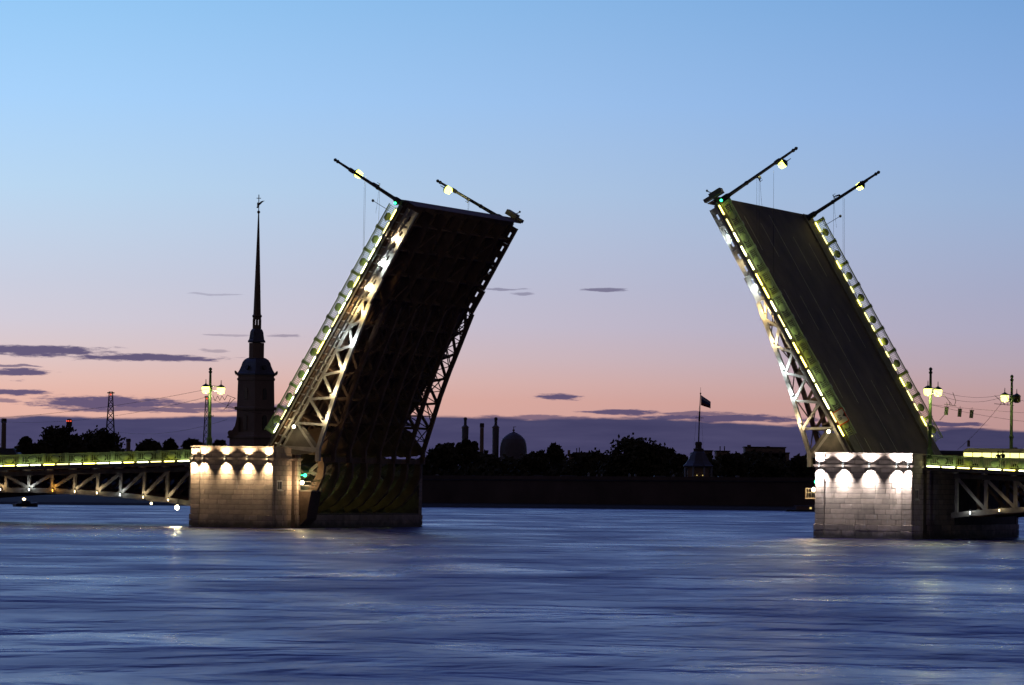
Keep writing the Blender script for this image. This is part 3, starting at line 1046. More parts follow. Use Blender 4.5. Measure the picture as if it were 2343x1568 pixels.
# ---------------------------------------------------------------- pier accessories
def pier_platform(parent, m, x, y, z, warm_y, name_green=True):
    p = MB()
    p.box(x + .02, x + 1.5, y, y + 3.0, z, z + .12)
    for yy in (y + .06, y + 1.0, y + 2.0, y + 2.94):
        p.box(x + 1.40, x + 1.46, yy - .03, yy + .03, z + .12, z + 1.1)
    for zz in (.6, 1.05):
        p.box(x + 1.40, x + 1.45, y, y + 3.0, z + zz, z + zz + .05)
        p.box(x + .02, x + 1.45, y + .02, y + .07, z + zz, z + zz + .05)
    pl = p.build('service_platform', M['steel_mid'], parent, m)
    b = MB()
    b.prism([(x + .02, z - .01), (x + 1.4, z - .01), (x + .9, 1.0), (x + .02, .2)], y + .1, y + 2.9)
    if m > 0:
        b.build('timber_fender', M['wood'], parent, m)
    MB().ball((x + .55, warm_y, z + .95), .20, n=10).build('service_lamp', M['g_warm_hot'], pl, m)
    light('service_light', 'POINT', (m * (x + .95), warm_y - .75, z + .95), pl, (1, .68, .36), 400, .12)
    MB().ball((x + .5, y + .5, z + 1.75), .19, n=10).tube((x + .05, y + .5, z + 1.75), (x + .5, y + .5, z + 1.75), .04, n=6).build('navigation_light', M['g_green'], pl, m)
    light('navigation_glow', 'POINT', (m * (x + .8), y + .2, z + 1.75), pl, (.05, 1, .4), 6, .1)


pier_platform(pierL, 1, 0.0, 7.0, 4.0, 6.6)
pier_platform(pierR, -1, 0.0, 1.4, 4.0, 1.2)


# ---------------------------------------------------------------- street lamps
def lantern(parent, y, z, lit, s=1.0):
    g = MB().lathe([(.26 * s, -.50 * s), (.38 * s, -.42 * s), (.43 * s, .02 * s), (.40 * s, .16 * s)], 10, (0, y, z))
    b = g.build('lantern', M['g_lantern'] if lit else M['lantern_glass_off'], parent)
    c = MB().lathe([(.47 * s, .165 * s), (.47 * s, .21 * s), (.30 * s, .36 * s), (.12 * s, .46 * s), (.05 * s, .52 * s), (.035 * s, .95 * s), (.01, 1.0 * s)], 10, (0, y, z))
    c.lathe([(.20 * s, -.56 * s), (.27 * s, -.505 * s)], 10, (0, y, z))
    if not lit:
        for i in range(6):
            t = i * math.pi / 3
            c.box(.40 * math.cos(t) - .025, .40 * math.cos(t) + .025, y + .40 * math.sin(t) - .025, y + .40 * math.sin(t) + .025, z - .5, z + .17)
    c.build('lantern_cap', M['lamp_green'], b)
    if lit:
        light('lantern_light', 'POINT', (0, y, z - .75), b, (1.0, .93, .42), 360, .25)
    return b


def street_lamp(label, mat4, arms, H=8.5, dark=False, bracket=None, wires=(), crossarm=True, hz=6.35):
    th = thing('street_lamp', label, 'street lamp', mat4, 'lamps along the bridge')
    mat = M['lamp_dark'] if dark else M['lamp_green']
    p = MB()
    p.lathe([(.42, 0), (.42, .12), (.34, .2), (.32, .9), (.25, 1.05), (.21, 1.2), (.19, 3.2), (.23, 3.25), (.23, 3.45), (.18, 3.5),
             (.16, H * .70), (.22, H * .705), (.24, H * .735), (.22, H * .77), (.15, H * .775), (.125, H * .925), (.19, H * .935), (.20, H * .95), (.12, H * .955),
             (.12, H * .96), (.19, H * .975), (.17, H * .988), (.03, H)], 10)
    p.build('pole', mat, th, smooth=False)
    for (y, lit) in arms:
        a = MB()
        sg = 1 if y > 0 else -1
        a.tube((0, 0, hz + .28), (0, y, hz + .28), .05, n=6)
        a.tube((0, 0, hz - .22), (0, y - sg * .2, hz - .22), .045, n=6)
        a.ball((0, sg * .22, hz + .05), .12, n=8)
        a.build('arm', mat, th)
        lantern(th, y, hz, lit)
    if crossarm:
        c = MB().tube((0, -.9, 3.35), (0, .95, 3.35), .035, n=6).tube((0, .9, 3.25), (0, .9, 3.5), .04, n=6).tube((0, -.85, 3.25), (0, -.85, 3.5), .04, n=6)
        c.build('crossarm', mat, th)
    if bracket:
        c = MB()
        y, z = bracket
        c.tube((0, 0, z), (0, y * .6, z + .25), .12, .10, n=6).tube((0, y * .6, z + .25), (0, y, z - .15), .10, .05, n=6)
        c.tube((-.25, y, z - .2), (.25, y, z - .2), .05, n=5)
        for xx in (-.2, 0, .2):
            c.tube((xx, y, z - .2), (xx, y, z + .12), .025, n=5)
        c.build('wire_bracket', mat, th)
    for pts in wires:
        MB().path(pts, .016, 4).build('hanging_wire', M['wire'], th, world=True)
    return th


def tilt(m, a, t, ang):
    p = LP(a, -.12)
    s = p[0] if m > 0 else 60.5 - p[0]
    return Matrix.Translation(B(s, t, p[1])) @ Matrix.Rotation(-PSI, 4, 'Z') @ Matrix.Rotation(R(-ang if m > 0 else ang), 4, 'Y')


def hang(m4, y, z, drops):
    """slack wires falling from a bracket on a tilted lamp"""
    out = []
    for (dx, L, side) in drops:
        p = m4 @ Vector((dx, y, z))
        q = [p + Vector((side * L * (.10 * f + .12 * f * f), 0, -L * f)) for f in (0, .25, .5, .75, 1.0)]
        out.append(q)
    return out


m1 = tilt(1, -.3, 5.3, 58.6)
street_lamp('tilted lamp at the near tip corner of the left leaf', m1, [(.55, True)], 9.4, True, (1.7, 4.2),
            hang(m1, .9, 5.6, [(0, 10.5, -.03), (.3, 11.6, -.05)]) + hang(m1, 1.7, 4.0, [(0, 3.0, -.45), (.2, 12.0, -.12)]), crossarm=False)
m2 = tilt(1, -.3, 36.6, 61)
street_lamp('tilted lamp at the far tip corner of the left leaf', m2, [(-2.3, True)], 9.6, True, (-1.5, 4.6), hz=7.0, wires=
            hang(m2, -1.5, 4.4, [(0, 2.6, -.4), (.25, 2.3, -.4)]), crossarm=False)
m3 = tilt(-1, -.3, 5.3, 56.5)
street_lamp('tilted lamp at the near tip corner of the right leaf', m3, [(2.4, True)], 10.0, True, (2.2, 4.4), hz=7.25, wires=
            hang(m3, .8, 4.4, [(0, 13.0, .06)]) + hang(m3, 2.2, 4.3, [(0, 3.2, .42), (-.2, 15.0, .10)]) + hang(m3, 2.4, 6.0, [(0, 15.0, .05)]), crossarm=False)
m4_ = tilt(-1, -.3, 36.6, 58.2)
street_lamp('tilted lamp at the far tip corner of the right leaf', m4_, [(.8, True)], 9.7, True, (-2.0, 4.4), hz=6.85, wires=
            hang(m4_, -2.0, 4.2, [(0, 3.4, .45), (-.1, 16.0, .12)]) + hang(m4_, .4, 4.6, [(0, 15.0, .08), (.3, 14.0, .08)]), crossarm=False)
street_lamp('upright twin lantern lamp standing on the left pier, in front of the steel lattice mast', BM(-9.75, 4.9, 8.7), [(-1.15, True), (2.9, True)], 8.65)
street_lamp('upright twin lantern lamp on the right pier, both lanterns lit', BM(71.25, 4.9, 8.3), [(-1.0, True), (2.9, True)], 9.4, hz=7.0)
street_lamp('upright lamp near the right picture edge, one lantern dark', BM(71.5, 37.2, 7.6), [(-3.0, True), (2.2, False)], 10.2, hz=7.7)


# ---------------------------------------------------------------- overhead wires and hung plates
def wire(label, pts, sag, r=.018):
    (p, q) = pts
    p, q = Vector(p), Vector(q)
    k = 14
    line = [p.lerp(q, i / k) - Vector((0, 0, sag * 4 * (i / k) * (1 - i / k))) for i in range(k + 1)]
    tag(MB().path(line, r, 4).build('overhead_wire', M['wire']), label, 'wire', 'overhead trolley wires')


lb = B(-9.75, 4.9, 0)
wire('thin wire rising from the left edge to the lit lanterns on the left pier', (at(-40, 958, 540), at(478, 890, 505)), .5)
wire('long sagging wire low across the trees to the lamp on the left pier', (at(250, 985, 700), at(520, 960, 520)), 1.0)
wire('wire from the red mast towards the lamp on the left pier, below its lanterns', (at(-40, 962, 640), at(476, 908, 510)), 1.2)
wire('wire between the lamp on the left pier and the left leaf', (at(484, 912, 507), at(640, 948, 520)), .5)
wire('upper wire joining the two lamps at the right picture edge', (at(2130, 888, 480), at(2296, 903, 512)), .6)
wire('middle wire joining the two lamps at the right picture edge', (at(2130, 896, 480), at(2296, 908, 512)), .8)
wire('wire running out of the picture from the dark lantern at the right edge', (at(2316, 912, 512), at(2400, 924, 520)), .1)
wire('wire carrying the three hung signal plates right of the right leaf', (at(2128, 926, 480), at(2400, 970, 540)), .25)
wire('lower wire falling from the far right lamp over the lit bus', (at(2292, 922, 512), at(2190, 1030, 520)), .3)
wire('wire above the three hung signal plates, reaching the right picture edge', (at(2128, 926, 480), at(2400, 948, 540)), .1)
for (u0, v0, u1, v1, mt, lab) in ((2160, 935, 2169, 950, 'green', 'green hung signal plate, leftmost of the three beside the right lamp'),
                                  (2191, 938, 2199, 954, 'lamp_dark', 'dark hung signal plate, middle one of the three beside the right lamp'),
                                  (2218, 941, 2226, 957, 'lamp_dark', 'dark hung signal plate, rightmost of the three beside the right lamp')):
    c0 = at((u0 + u1) / 2, v1, 495)
    th = thing('signal_plate', lab, 'signal', Matrix.Translation(c0) @ Matrix.Rotation(-PSI, 4, 'Z') @ Matrix.Rotation(R(5), 4, 'Y'), 'signal plates hung from the wires')
    MB().box(-.19, .19, -.06, .06, 0, .80).build('housing', M[mt], th)
    MB().box(-.23, .23, -.08, .08, .80, .86).tube((0, 0, .86), (0, 0, 1.15), .02, n=5).build('hanger', M['lamp_dark'], th)
# current-collector bracketry hung between the lamps
br = thing('catenary_bracket', 'dark wire bracket hung below the lit lantern of the far right lamp', 'bracket', Matrix.Translation(at(2310, 905, 512)))
mb = MB()
for (a, b) in (((2276, 905), (2298, 925)), ((2303, 905), (2312, 926)), ((2275, 924), (2320, 928)), ((2290, 921), (2290, 927)), ((2298, 920), (2298, 927)), ((2306, 921), (2306, 928))):
    mb.tube(at(*a, 512), at(*b, 512), .03, n=5)
mb.build('bracket_frame', M['lamp_dark'], br, world=True)
br = thing('catenary_bracket', 'dark wire bracket hung between the right lamp and the signal plates', 'bracket', Matrix.Translation(at(2160, 925, 490)))
mb = MB()
for (a, b) in (((2158, 902), (2178, 926)), ((2180, 898), (2187, 918)), ((2187, 918), (2184, 928)), ((2160, 925), (2188, 929)), ((2166, 921), (2168, 928)), ((2172, 921), (2174, 928)), ((2164, 946), (2150, 962))):
    mb.tube(at(*a, 490), at(*b, 490), .03, n=5)
mb.build('bracket_frame', M['lamp_dark'], br, world=True)
br = thing('catenary_bracket', 'zigzag wire bracket right of the lamp on the left pier', 'bracket', Matrix.Translation(at(520, 905, 505)))
mb = MB()
zz = [(487, 905), (492, 918), (498, 906), (503, 917), (508, 906), (514, 916), (520, 904), (526, 907), (540, 912)]
for a, b in zip(zz[:-1], zz[1:]):
    mb.tube(at(*a, 505), at(*b, 505), .028, n=5)
for (a, b) in (((528, 911), (517, 935)), ((538, 911), (512, 938)), ((520, 933), (541, 935))):
    mb.tube(at(*a, 505), at(*b, 505), .03, n=5)
mb.build('bracket_frame', M['lamp_dark'], br, world=True)

# ---------------------------------------------------------------- clearance sign on the right leaf
sp = LP(26.0, -.62)
sm4 = Matrix.Translation(B(60.5 - sp[0], 4.55, sp[1])) @ Matrix.Rotation(-PSI, 4, 'Z') @ Matrix.Rotation(R(60), 4, 'Y')
sg_ = thing('clearance_sign', 'red bordered clearance sign on the near rail of the right leaf', 'sign', sm4)
MB().box(-.80, .80, -.04, .02, -.62, .62).build('border', M['sign_red'], sg_)
MB().prism([(-.68, -.52), (.68, -.52), (.68, .52), (.28, .52), (0, .22), (-.28, .52), (-.68, .52)], -.075, -.044).build('face', M['sign_white'], sg_)
MB().prism([(-.26, .52), (.26, .52), (0, .24)], -.08, -.045).build('notch', M['sign_ink'], sg_)
cu = bpy.data.curves.new('digits', 'FONT')
cu.body = '68'
cu.size = .62
cu.align_x, cu.align_y = 'CENTER', 'CENTER'
cu.extrude = .006
tmp = bpy.data.objects.new('digits_tmp', cu)
COL.objects.link(tmp)
bpy.context.view_layer.update()
dme = bpy.data.meshes.new_from_object(tmp.evaluated_get(bpy.context.evaluated_depsgraph_get()))
bpy.data.objects.remove(tmp)
dme.materials.clear()
dme.materials.append(M['sign_ink'])
inst('digits', dme, sg_, T(0, -.085, -.18) @ Matrix.Rotation(R(90), 4, 'X'))

# ---------------------------------------------------------------- bus on the right span
zb = 7.12
bus = thing('bus', 'cream bus with lit windows crossing the right span', 'bus', BM(71.0, 20.0, zb))
L_ = 7.2
bd = MB()
bd.prism([(0, .35), (L_, .35), (L_, 1.45), (0, 1.45)], -1.2, 1.2)
bd.prism([(.05, 1.95), (L_ - .05, 1.95), (L_ - .12, 2.25), (.15, 2.25)], -1.2, 1.2)
bd.build('body', M['cream'], bus)
MB().prism([(.15, 2.252), (L_ - .15, 2.252), (L_ - .5, 2.42), (.5, 2.42)], -1.1, 1.1).build('roof', M['cream'], bus)
nw = 7
for i in range(nw):
    x0 = .06 + (L_ - .12) / nw * i
    MB().box(x0 + .05, x0 + (L_ - .12) / nw - .03, -1.17, -1.11, 1.452, 1.948).build('window', M['g_bus'], bus)
    MB().box(x0 + .05, x0 + (L_ - .12) / nw - .03, 1.11, 1.17, 1.452, 1.948).build('window', M['g_bus'], bus)
    MB().box(x0 - .028, x0 + .048, -1.185, 1.185, 1.451, 1.949).build('pillar', M['cream'], bus)
MB().box(L_ - .09, L_ - .03, -1.1, 1.1, 1.452, 1.948).build('windscreen', M['g_bus'], bus)
for x in (1.4, 5.7):
    for y in (-1.1, 1.1):
        wl = MB().tube((x, y - .12, .42), (x, y + .12, .42), .42, n=16).build('wheel', M['tyre'], bus)
        MB().tube((x, y - .14, .42), (x, y + .14, .42), .2, n=10).build('rim', M['steel_mid'], wl)
for y in (-.85, .85):
    MB().ball((L_ + .02, y, .75), .13, n=8).build('headlight', M['frame_white'], bus)


# ---------------------------------------------------------------- two people at the rail
def person(label, mat4, seed, lean):
    rnd = random.Random(seed)
    th = thing('person', label, 'person', mat4, 'people at the rail of the right span')
    h = 1.72 + rnd.uniform(-.05, .05)
    k = h / 1.75
    j = {'pel': (0, 0, .95), 'wai': (0, -.01, 1.10), 'che': (0, -.02 - lean * .3, 1.30), 'nek': (0, -.02 - lean * .6, 1.47), 'hd0': (0, -.03 - lean * .7, 1.57), 'hd1': (0, -.05 - lean * .8, 1.70),
         'shl': (-.19, -.02 - lean * .4, 1.40), 'ell': (-.26, -.16, 1.16), 'hal': (-.14, -.36, 1.06), 'shr': (.19, -.02 - lean * .4, 1.40), 'elr': (.26, -.16, 1.16), 'har': (.14, -.36, 1.06),
         'hil': (-.10, 0, .90), 'knl': (-.11, -.03, .50), 'anl': (-.12, .02, .08), 'tol': (-.13, -.16, .04), 'hir': (.10, 0, .90), 'knr': (.11, .02, .50), 'anr': (.12, .06, .08), 'tor': (.13, -.12, .04)}
    rad = {'pel': .15, 'wai': .135, 'che': .16, 'nek': .06, 'hd0': .085, 'hd1': .095, 'shl': .075, 'ell': .052, 'hal': .04, 'shr': .075, 'elr': .052, 'har': .04,
           'hil': .095, 'knl': .065, 'anl': .05, 'tol': .04, 'hir': .095, 'knr': .065, 'anr': .05, 'tor': .04}
    ed = [('pel', 'wai'), ('wai', 'che'), ('che', 'nek'), ('nek', 'hd0'), ('hd0', 'hd1'), ('che', 'shl'), ('shl', 'ell'), ('ell', 'hal'), ('che', 'shr'), ('shr', 'elr'), ('elr', 'har'),
          ('pel', 'hil'), ('hil', 'knl'), ('knl', 'anl'), ('anl', 'tol'), ('pel', 'hir'), ('hir', 'knr'), ('knr', 'anr'), ('anr', 'tor')]
    ks = list(j)
    me = bpy.data.meshes.new('body')
    me.from_pydata([tuple(c * k for c in j[q]) for q in ks], [(ks.index(a), ks.index(b)) for a, b in ed], [])
    o = bpy.data.objects.new('body', me)
    COL.objects.link(o)
    o.parent = th
    md = o.modifiers.new('skin', 'SKIN')
    for i, q in enumerate(ks):
        sv = me.skin_vertices[0].data[i]
        sv.radius = (rad[q], rad[q] * .85)
        sv.use_root = (q == 'pel')
    sb = o.modifiers.new('sub', 'SUBSURF')
    sb.levels = sb.render_levels = 1
    me.materials.append(M['jacket'])
    c = j['hd1']
    MB().ball((0, (c[1] + .012) * k, (c[2] + .005) * k), .105, .115, .12, n=12).build('hair', M['hair'], th)
    MB().ball((0, (c[1] - .055) * k, (c[2] - .045) * k), .075, .07, .10, n=12).build('face', M['skin'], th)
    return th


for (u, lab, sd, ln) in ((2284, 'person in dark clothes at the right span rail, left one of the two', 1, .10), (2295, 'person in dark clothes at the right span rail, right one of the two', 2, .02)):
    # stand on the near sidewalk, just behind the rail
    s_ = None
    best = 1e9
    for i in range(400):
        s0 = 74 + i * .03
        P = B(s0, 5.35, 8.6)
        d = ray(u, 1042)
        e_ = abs(P.x / P.y - d.x / d.y)
        if e_ < best:
            best, s_ = e_, s0
    person(lab, BM(s_, 5.35, 7.50 - .034 * (s_ - 70.8) + .16), sd, ln)

# ---------------------------------------------------------------- boat and pontoon
bt_c = at(58, 1163, 830)
bt_c.z = 0
boat = thing('motor_boat', 'small dark motor boat with a masthead light beyond the left span', 'boat', Matrix.Translation(bt_c) @ Matrix.Rotation(R(35), 4, 'Z') @ Matrix.Diagonal((.85, .85, .58, 1)))
hb = MB()
secs = [(-2.6, .9, .95), (-1, 1.15, 1.0), (.8, 1.1, 1.1), (2.0, .75, 1.25), (2.9, .06, 1.45)]
for (xa, wa, ha), (xb, wb_, hb2) in zip(secs[:-1], secs[1:]):
    hb.add([(xa, -wa, ha), (xa, -wa * .6, -.15), (xa, wa * .6, -.15), (xa, wa, ha), (xb, -wb_, hb2), (xb, -wb_ * .6, -.15), (xb, wb_ * .6, -.15), (xb, wb_, hb2)],
           [(0, 1, 5, 4), (1, 2, 6, 5), (2, 3, 7, 6), (3, 0, 4, 7)])
hb.add([(-2.6, -.9, .95), (-2.6, -.54, -.15), (-2.6, .54, -.15), (-2.6, .9, .95)], [(0, 1, 2, 3)])
hb.build('hull', M['hull'], boat)
cb = MB().prism([(-1.4, .95), (.9, 1.0), (.5, 1.75), (-1.3, 1.75)], -.8, .8).build('cabin', M['hull'], boat)
MB().box(-1.0, .2, -.83, -.802, 1.25, 1.6).build('window', M['pane'], cb)
MB().tube((-.4, 0, 1.75), (-.4, 0, 2.35), .05, n=6).build('mast', M['hull'], boat)
MB().ball((-.4, -.1, 2.3), .36, n=10).build('masthead_light', M['g_warm'], boat)

# ---------------------------------------------------------------- far bank, rampart and city
sh = []
for (u, v) in ((-400, 1150), (150, 1156), (560, 1158.5), (970, 1161), (1400, 1165), (1860, 1170), (2500, 1178)):
    d = ray(u, v)
    p = Vector((0, 0, CAM_H)) + d * (-CAM_H / d.z)
    sh.append((p.x, p.y))
sh = [(-2500, sh[0][1] - 120)] + sh + [(2500, sh[-1][1] + 160)]
g = MB()
k = len(sh)
g.add([(x, y, -.4) for x, y in sh] + [(x, y + 6, .5) for x, y in sh] + [(x * 1.02, y + 40, 1.6) for x, y in sh] + [(x * 14, 30000, 3.0) for x, y in sh],
      [(r * k + i, r * k + i + 1, (r + 1) * k + i + 1, (r + 1) * k + i) for r in range(3) for i in range(k - 1)])
tag(g.build('far_bank', M['ground']), kind='structure')


def shore_y(x):
    for (xa, ya), (xb, yb) in zip(sh[:-1], sh[1:]):
        if xa <= x <= xb:
            return ya + (yb - ya) * (x - xa) / (xb - xa)
    return sh[-1][1]


def px(u, v, Y):
    return at(u, v, Y)


# rampart
rp = thing('fortress_rampart', 'long low dark rampart along the far bank between the raised leaves', 'rampart', Matrix.Translation((0, 1080, 1)))
body, strc = MB(), MB()
us = [640, 800, 960, 1120, 1280, 1440, 1600, 1760, 1920, 2080]
line = []
for u in us:
    d = ray(u, 1160)
    x = d.x / d.y * 1075
    y = shore_y(x) + 22
    x = d.x / d.y * y
    line.append((x, y, at(u, 1089 + (u - 1200) * .006, y).z))
for (a, b) in zip(line[:-1], line[1:]):
    body.add([(a[0], a[1], 0), (b[0], b[1], 0), (b[0], b[1] + 1.2, b[2]), (a[0], a[1] + 1.2, a[2]), (a[0], a[1] + 14, 0), (b[0], b[1] + 14, 0), (b[0], b[1] + 14, b[2]), (a[0], a[1] + 14, a[2])],
             [(0, 1, 2, 3), (3, 2, 6, 7), (7, 6, 5, 4)])
    strc.add([(a[0], a[1] + .75, a[2] - 1.1), (b[0], b[1] + .75, b[2] - 1.1), (b[0], b[1] + .55, b[2] - .75), (a[0], a[1] + .55, a[2] - .75), (a[0], a[1] + 1.1, a[2] - 1.1), (b[0], b[1] + 1.1, b[2] - 1.1), (b[0], b[1] + 1.1, b[2] - .75), (a[0], a[1] + 1.1, a[2] - .75)],
             [(0, 1, 2, 3), (3, 2, 6, 7), (4, 5, 1, 0)])
body.build('wall', M['far_stone'], rp, world=True)
strc.build('string_course', M['far_roof'], rp, world=True)
for (u, hpx, wpx) in ((1347, 10, 5), (1366, 6, 3), (1377, 7, 4), (1441, 7, 5), (1454, 7, 5), (1541, 6, 6), (1232, 3, 26), (1000, 4, 8), (1300, 3, 40), (1510, 3, 30), (1650, 3, 14), (1688, 5, 8)):
    Yr = 1100
    c = at(u, 1089 + (u - 1200) * .006 + 1, Yr)
    kx = Yr / F_PX
    mb = MB()
    if wpx < 10:
        mb.box(c.x - wpx * kx / 2, c.x + wpx * kx / 2, c.y, c.y + 1.5, c.z - .5, c.z + hpx * kx * .7)
        mb.prism([(c.x - wpx * kx * .6, c.z + hpx * kx * .7), (c.x + wpx * kx * .6, c.z + hpx * kx * .7), (c.x, c.z + hpx * kx)], c.y - .05, c.y + 1.6)
        mb.build('dormer', M['pale'], rp, world=True)
    else:
        mb.prism([(c.x - wpx * kx / 2, c.z - .3), (c.x + wpx * kx / 2, c.z - .3), (c.x + wpx * kx * .4, c.z + hpx * kx), (c.x - wpx * kx * .4, c.z + hpx * kx)], c.y, c.y + 5)
        mb.build('roof_strip', M['far_roof'], rp, world=True)
# pale landing strip and moored pontoon
pt_c = at(1838, 1167, 1035)
pt_c.z = 0
pn = thing('pontoon', 'low dark pontoon with a lit window beside the right pier on the far bank', 'pontoon', Matrix.Translation(pt_c))
MB().box(-3.8, 2.6, -1.5, 1.5, -.2, .45).build('hull', M['hull'], pn)
MB().box(-1.6, 2.2, -1.1, 1.1, .452, 1.25).build('deckhouse', M['far_wall'], pn)
MB().box(1.3, 1.75, -1.14, -1.102, .6, 1.0).build('window', M['g_window'], pn)
MB().box(-2.0, 2.4, -1.3, 1.3, 1.252, 1.34).build('roof', M['pale'], pn)

# bell tower with spire
YC = 1900.0
kc = YC / F_PX
tb = at(583.5, 1030, YC)


def tz(v):
    return at(585, v, YC).z - 2.0


tw = thing('bell_tower', 'dark baroque bell tower with a tall needle spire behind the left pier', 'church tower', Matrix.Translation((tb.x, YC, 2.0)))


def TL(prof_px, nseg, name, mat, rot=0.0, dx=0.0):
    prof = [(wpx * kc / 2, tz(v)) for wpx, v in prof_px]
    return MB().lathe(prof, nseg, (dx * kc, 0, 0), rot).build(name, mat, tw)


low_ = TL([(118, 1110), (118, 1004), (128, 1003), (128, 999), (112, 997), (108, 990)], 4, 'ground_storey', M['far_wall'])
mid_ = TL([(88, 997), (86, 940), (87, 939)], 4, 'middle_storey', M['far_wall'])
upc = TL([(94, 939), (97, 936), (97, 933), (86, 931), (83, 872), (87, 870), (87, 866), (83, 865), (83, 858)], 4, 'belfry_storey', M['far_wall'])
TL([(92, 858), (92, 855), (84, 853), (76, 846), (69, 838), (64, 830), (56, 824), (44, 820), (38, 819)], 4, 'lower_dome', M['far_roof'])
TL([(38, 820), (36.5, 818), (36.5, 785)], 8, 'drum', M['far_wall'], R(22.5))
TL([(42, 784), (43, 782), (42, 780), (37, 777), (34, 768), (32, 760), (27, 755), (20, 752)], 8, 'upper_dome', M['far_roof'], R(22.5))
for i in range(8):
    t = i * math.pi / 4 + R(12)
    MB().box(8.6 * kc * math.cos(t) - .25, 8.6 * kc * math.cos(t) + .25, 8.6 * kc * math.sin(t) - .25, 8.6 * kc * math.sin(t) + .25, tz(753), tz(731)).build('lantern_pier', M['spire'], tw)
TL([(19.4, 752.5), (19.4, 744)], 12, 'lantern_base', M['spire'])
TL([(19.0, 731.5), (19.4, 727), (23, 724), (22, 722), (18, 720), (17.2, 716), (2.9, 489), (2.4, 488)], 12, 'needle_spire', M['spire'])
MB().ball((0, 0, tz(485.5)), 3.7 * kc, n=12).build('orb', M['spire'], tw)
ag = MB()
zc = tz(469)
ag.tube((0, 0, tz(483)), (0, 0, tz(445.5)), .18, n=6)
ag.box(-5.2 * kc, 5.2 * kc, -.15, .15, tz(454.5), tz(453))
ag.ball((-.2, 0, zc), 2.8 * kc, 2.2 * kc, 5.2 * kc, n=10)
ag.ball((-3.0 * kc, 0, zc - 5.4 * kc), 2.1 * kc, 1.8 * kc, 2.2 * kc, n=8)
ag.ball((-2.8 * kc, 0, zc + 2.4 * kc), 1.3 * kc, 1.2 * kc, 3.6 * kc, n=8)
ag.prism([(0, zc - 2 * kc), (3.6 * kc, zc + 1 * kc), (8.5 * kc, zc + 6.0 * kc), (13.5 * kc, zc + 10 * kc), (9.5 * kc, zc + 9.5 * kc), (5.0 * kc, zc + 8.0 * kc), (1.0 * kc, zc + 4.5 * kc)], -.35, .35)
ag.build('angel_vane', M['spire'], tw)
for sx_ in (-1, 1):
    vv = MB()
    x = sx_ * 44 * kc
    vv.tube((sx_ * 40 * kc, 0, tz(858)), (x, 0, tz(857)), .5, .6, n=8)
    vv.tube((x, 0, tz(857)), (sx_ * 47.5 * kc, 0, tz(852)), .6, .5, n=8)
    vv.ball((sx_ * 47.6 * kc, 0, tz(851)), 2.3 * kc, n=8)
    vv.build('corner_scroll', M['far_wall'], tw)
    oo = MB().prism([(sx_ * 41 * kc, tz(940)), (sx_ * 49 * kc, tz(934)), (sx_ * 47 * kc, tz(931)), (sx_ * 41 * kc, tz(932))], -.8, .8)
    oo.build('corner_finial', M['far_wall'], tw)
sc_ = MB().prism([(-38 * kc, tz(955)), (-42 * kc, tz(955)), (-46 * kc, tz(975)), (-52 * kc, tz(985)), (-60 * kc, tz(988)), (-61 * kc, tz(1001)), (-38 * kc, tz(1001))], -2.5, 2.5)
sc_.build('scroll_buttress', M['far_wall'], tw)
MB().tube((-56 * kc, -2.6, tz(992)), (-56 * kc, 2.6, tz(992)), 6.5 * kc, n=14).build('scroll_roll', M['far_wall'], tw)
for sx_ in (-1, 1):
    for (v0, v1, ww, rr) in ((888, 915, 11, 83), (950, 985, 12, 87)):
        x = sx_ * rr * kc / 4
        # openings cut into the two visible faces: dark glazed panel with an arched head
        fr = MB()
        ww_ = ww * kc / 2
        hgt = tz(v0) - tz(v1)
        pts = [(-ww_, 0), (ww_, 0), (ww_, hgt * .8)] + [(ww_ * math.cos(t), hgt * .8 + hgt * .2 * math.sin(t)) for t in (R(45), R(90), R(135))] + [(-ww_, hgt * .8)]
        fr.prism(pts, -.25, .25)
        o = fr.build('belfry_opening', M['pane'], tw)
        o.matrix_local = T(x, -rr * kc / 4 - .05, tz(v1)) @ Matrix.Rotation(R(45) * sx_, 4, 'Z')
    o = MB().lathe([(5.5 * kc, 0), (5.5 * kc, .8)], 14).build('dome_clock', M['pane'], tw)
    o.matrix_local = T(sx_ * 18 * kc, -19 * kc, tz(842)) @ Matrix.Rotation(R(45) * sx_, 4, 'Z') @ Matrix.Rotation(R(75), 4, 'X')

# domed mosque and its neighbours
YM = 2700.0
km = YM / F_PX
mq = thing('mosque', 'domed mosque with two minarets on the skyline right of the left leaf', 'mosque', Matrix.Translation((at(1174, 1080, YM).x, YM, 3)))


def mz(u, v):
    return at(u, v, YM).z - 3


def mx(u):
    return at(u, 1030, YM).x - at(1174, 1080, YM).x


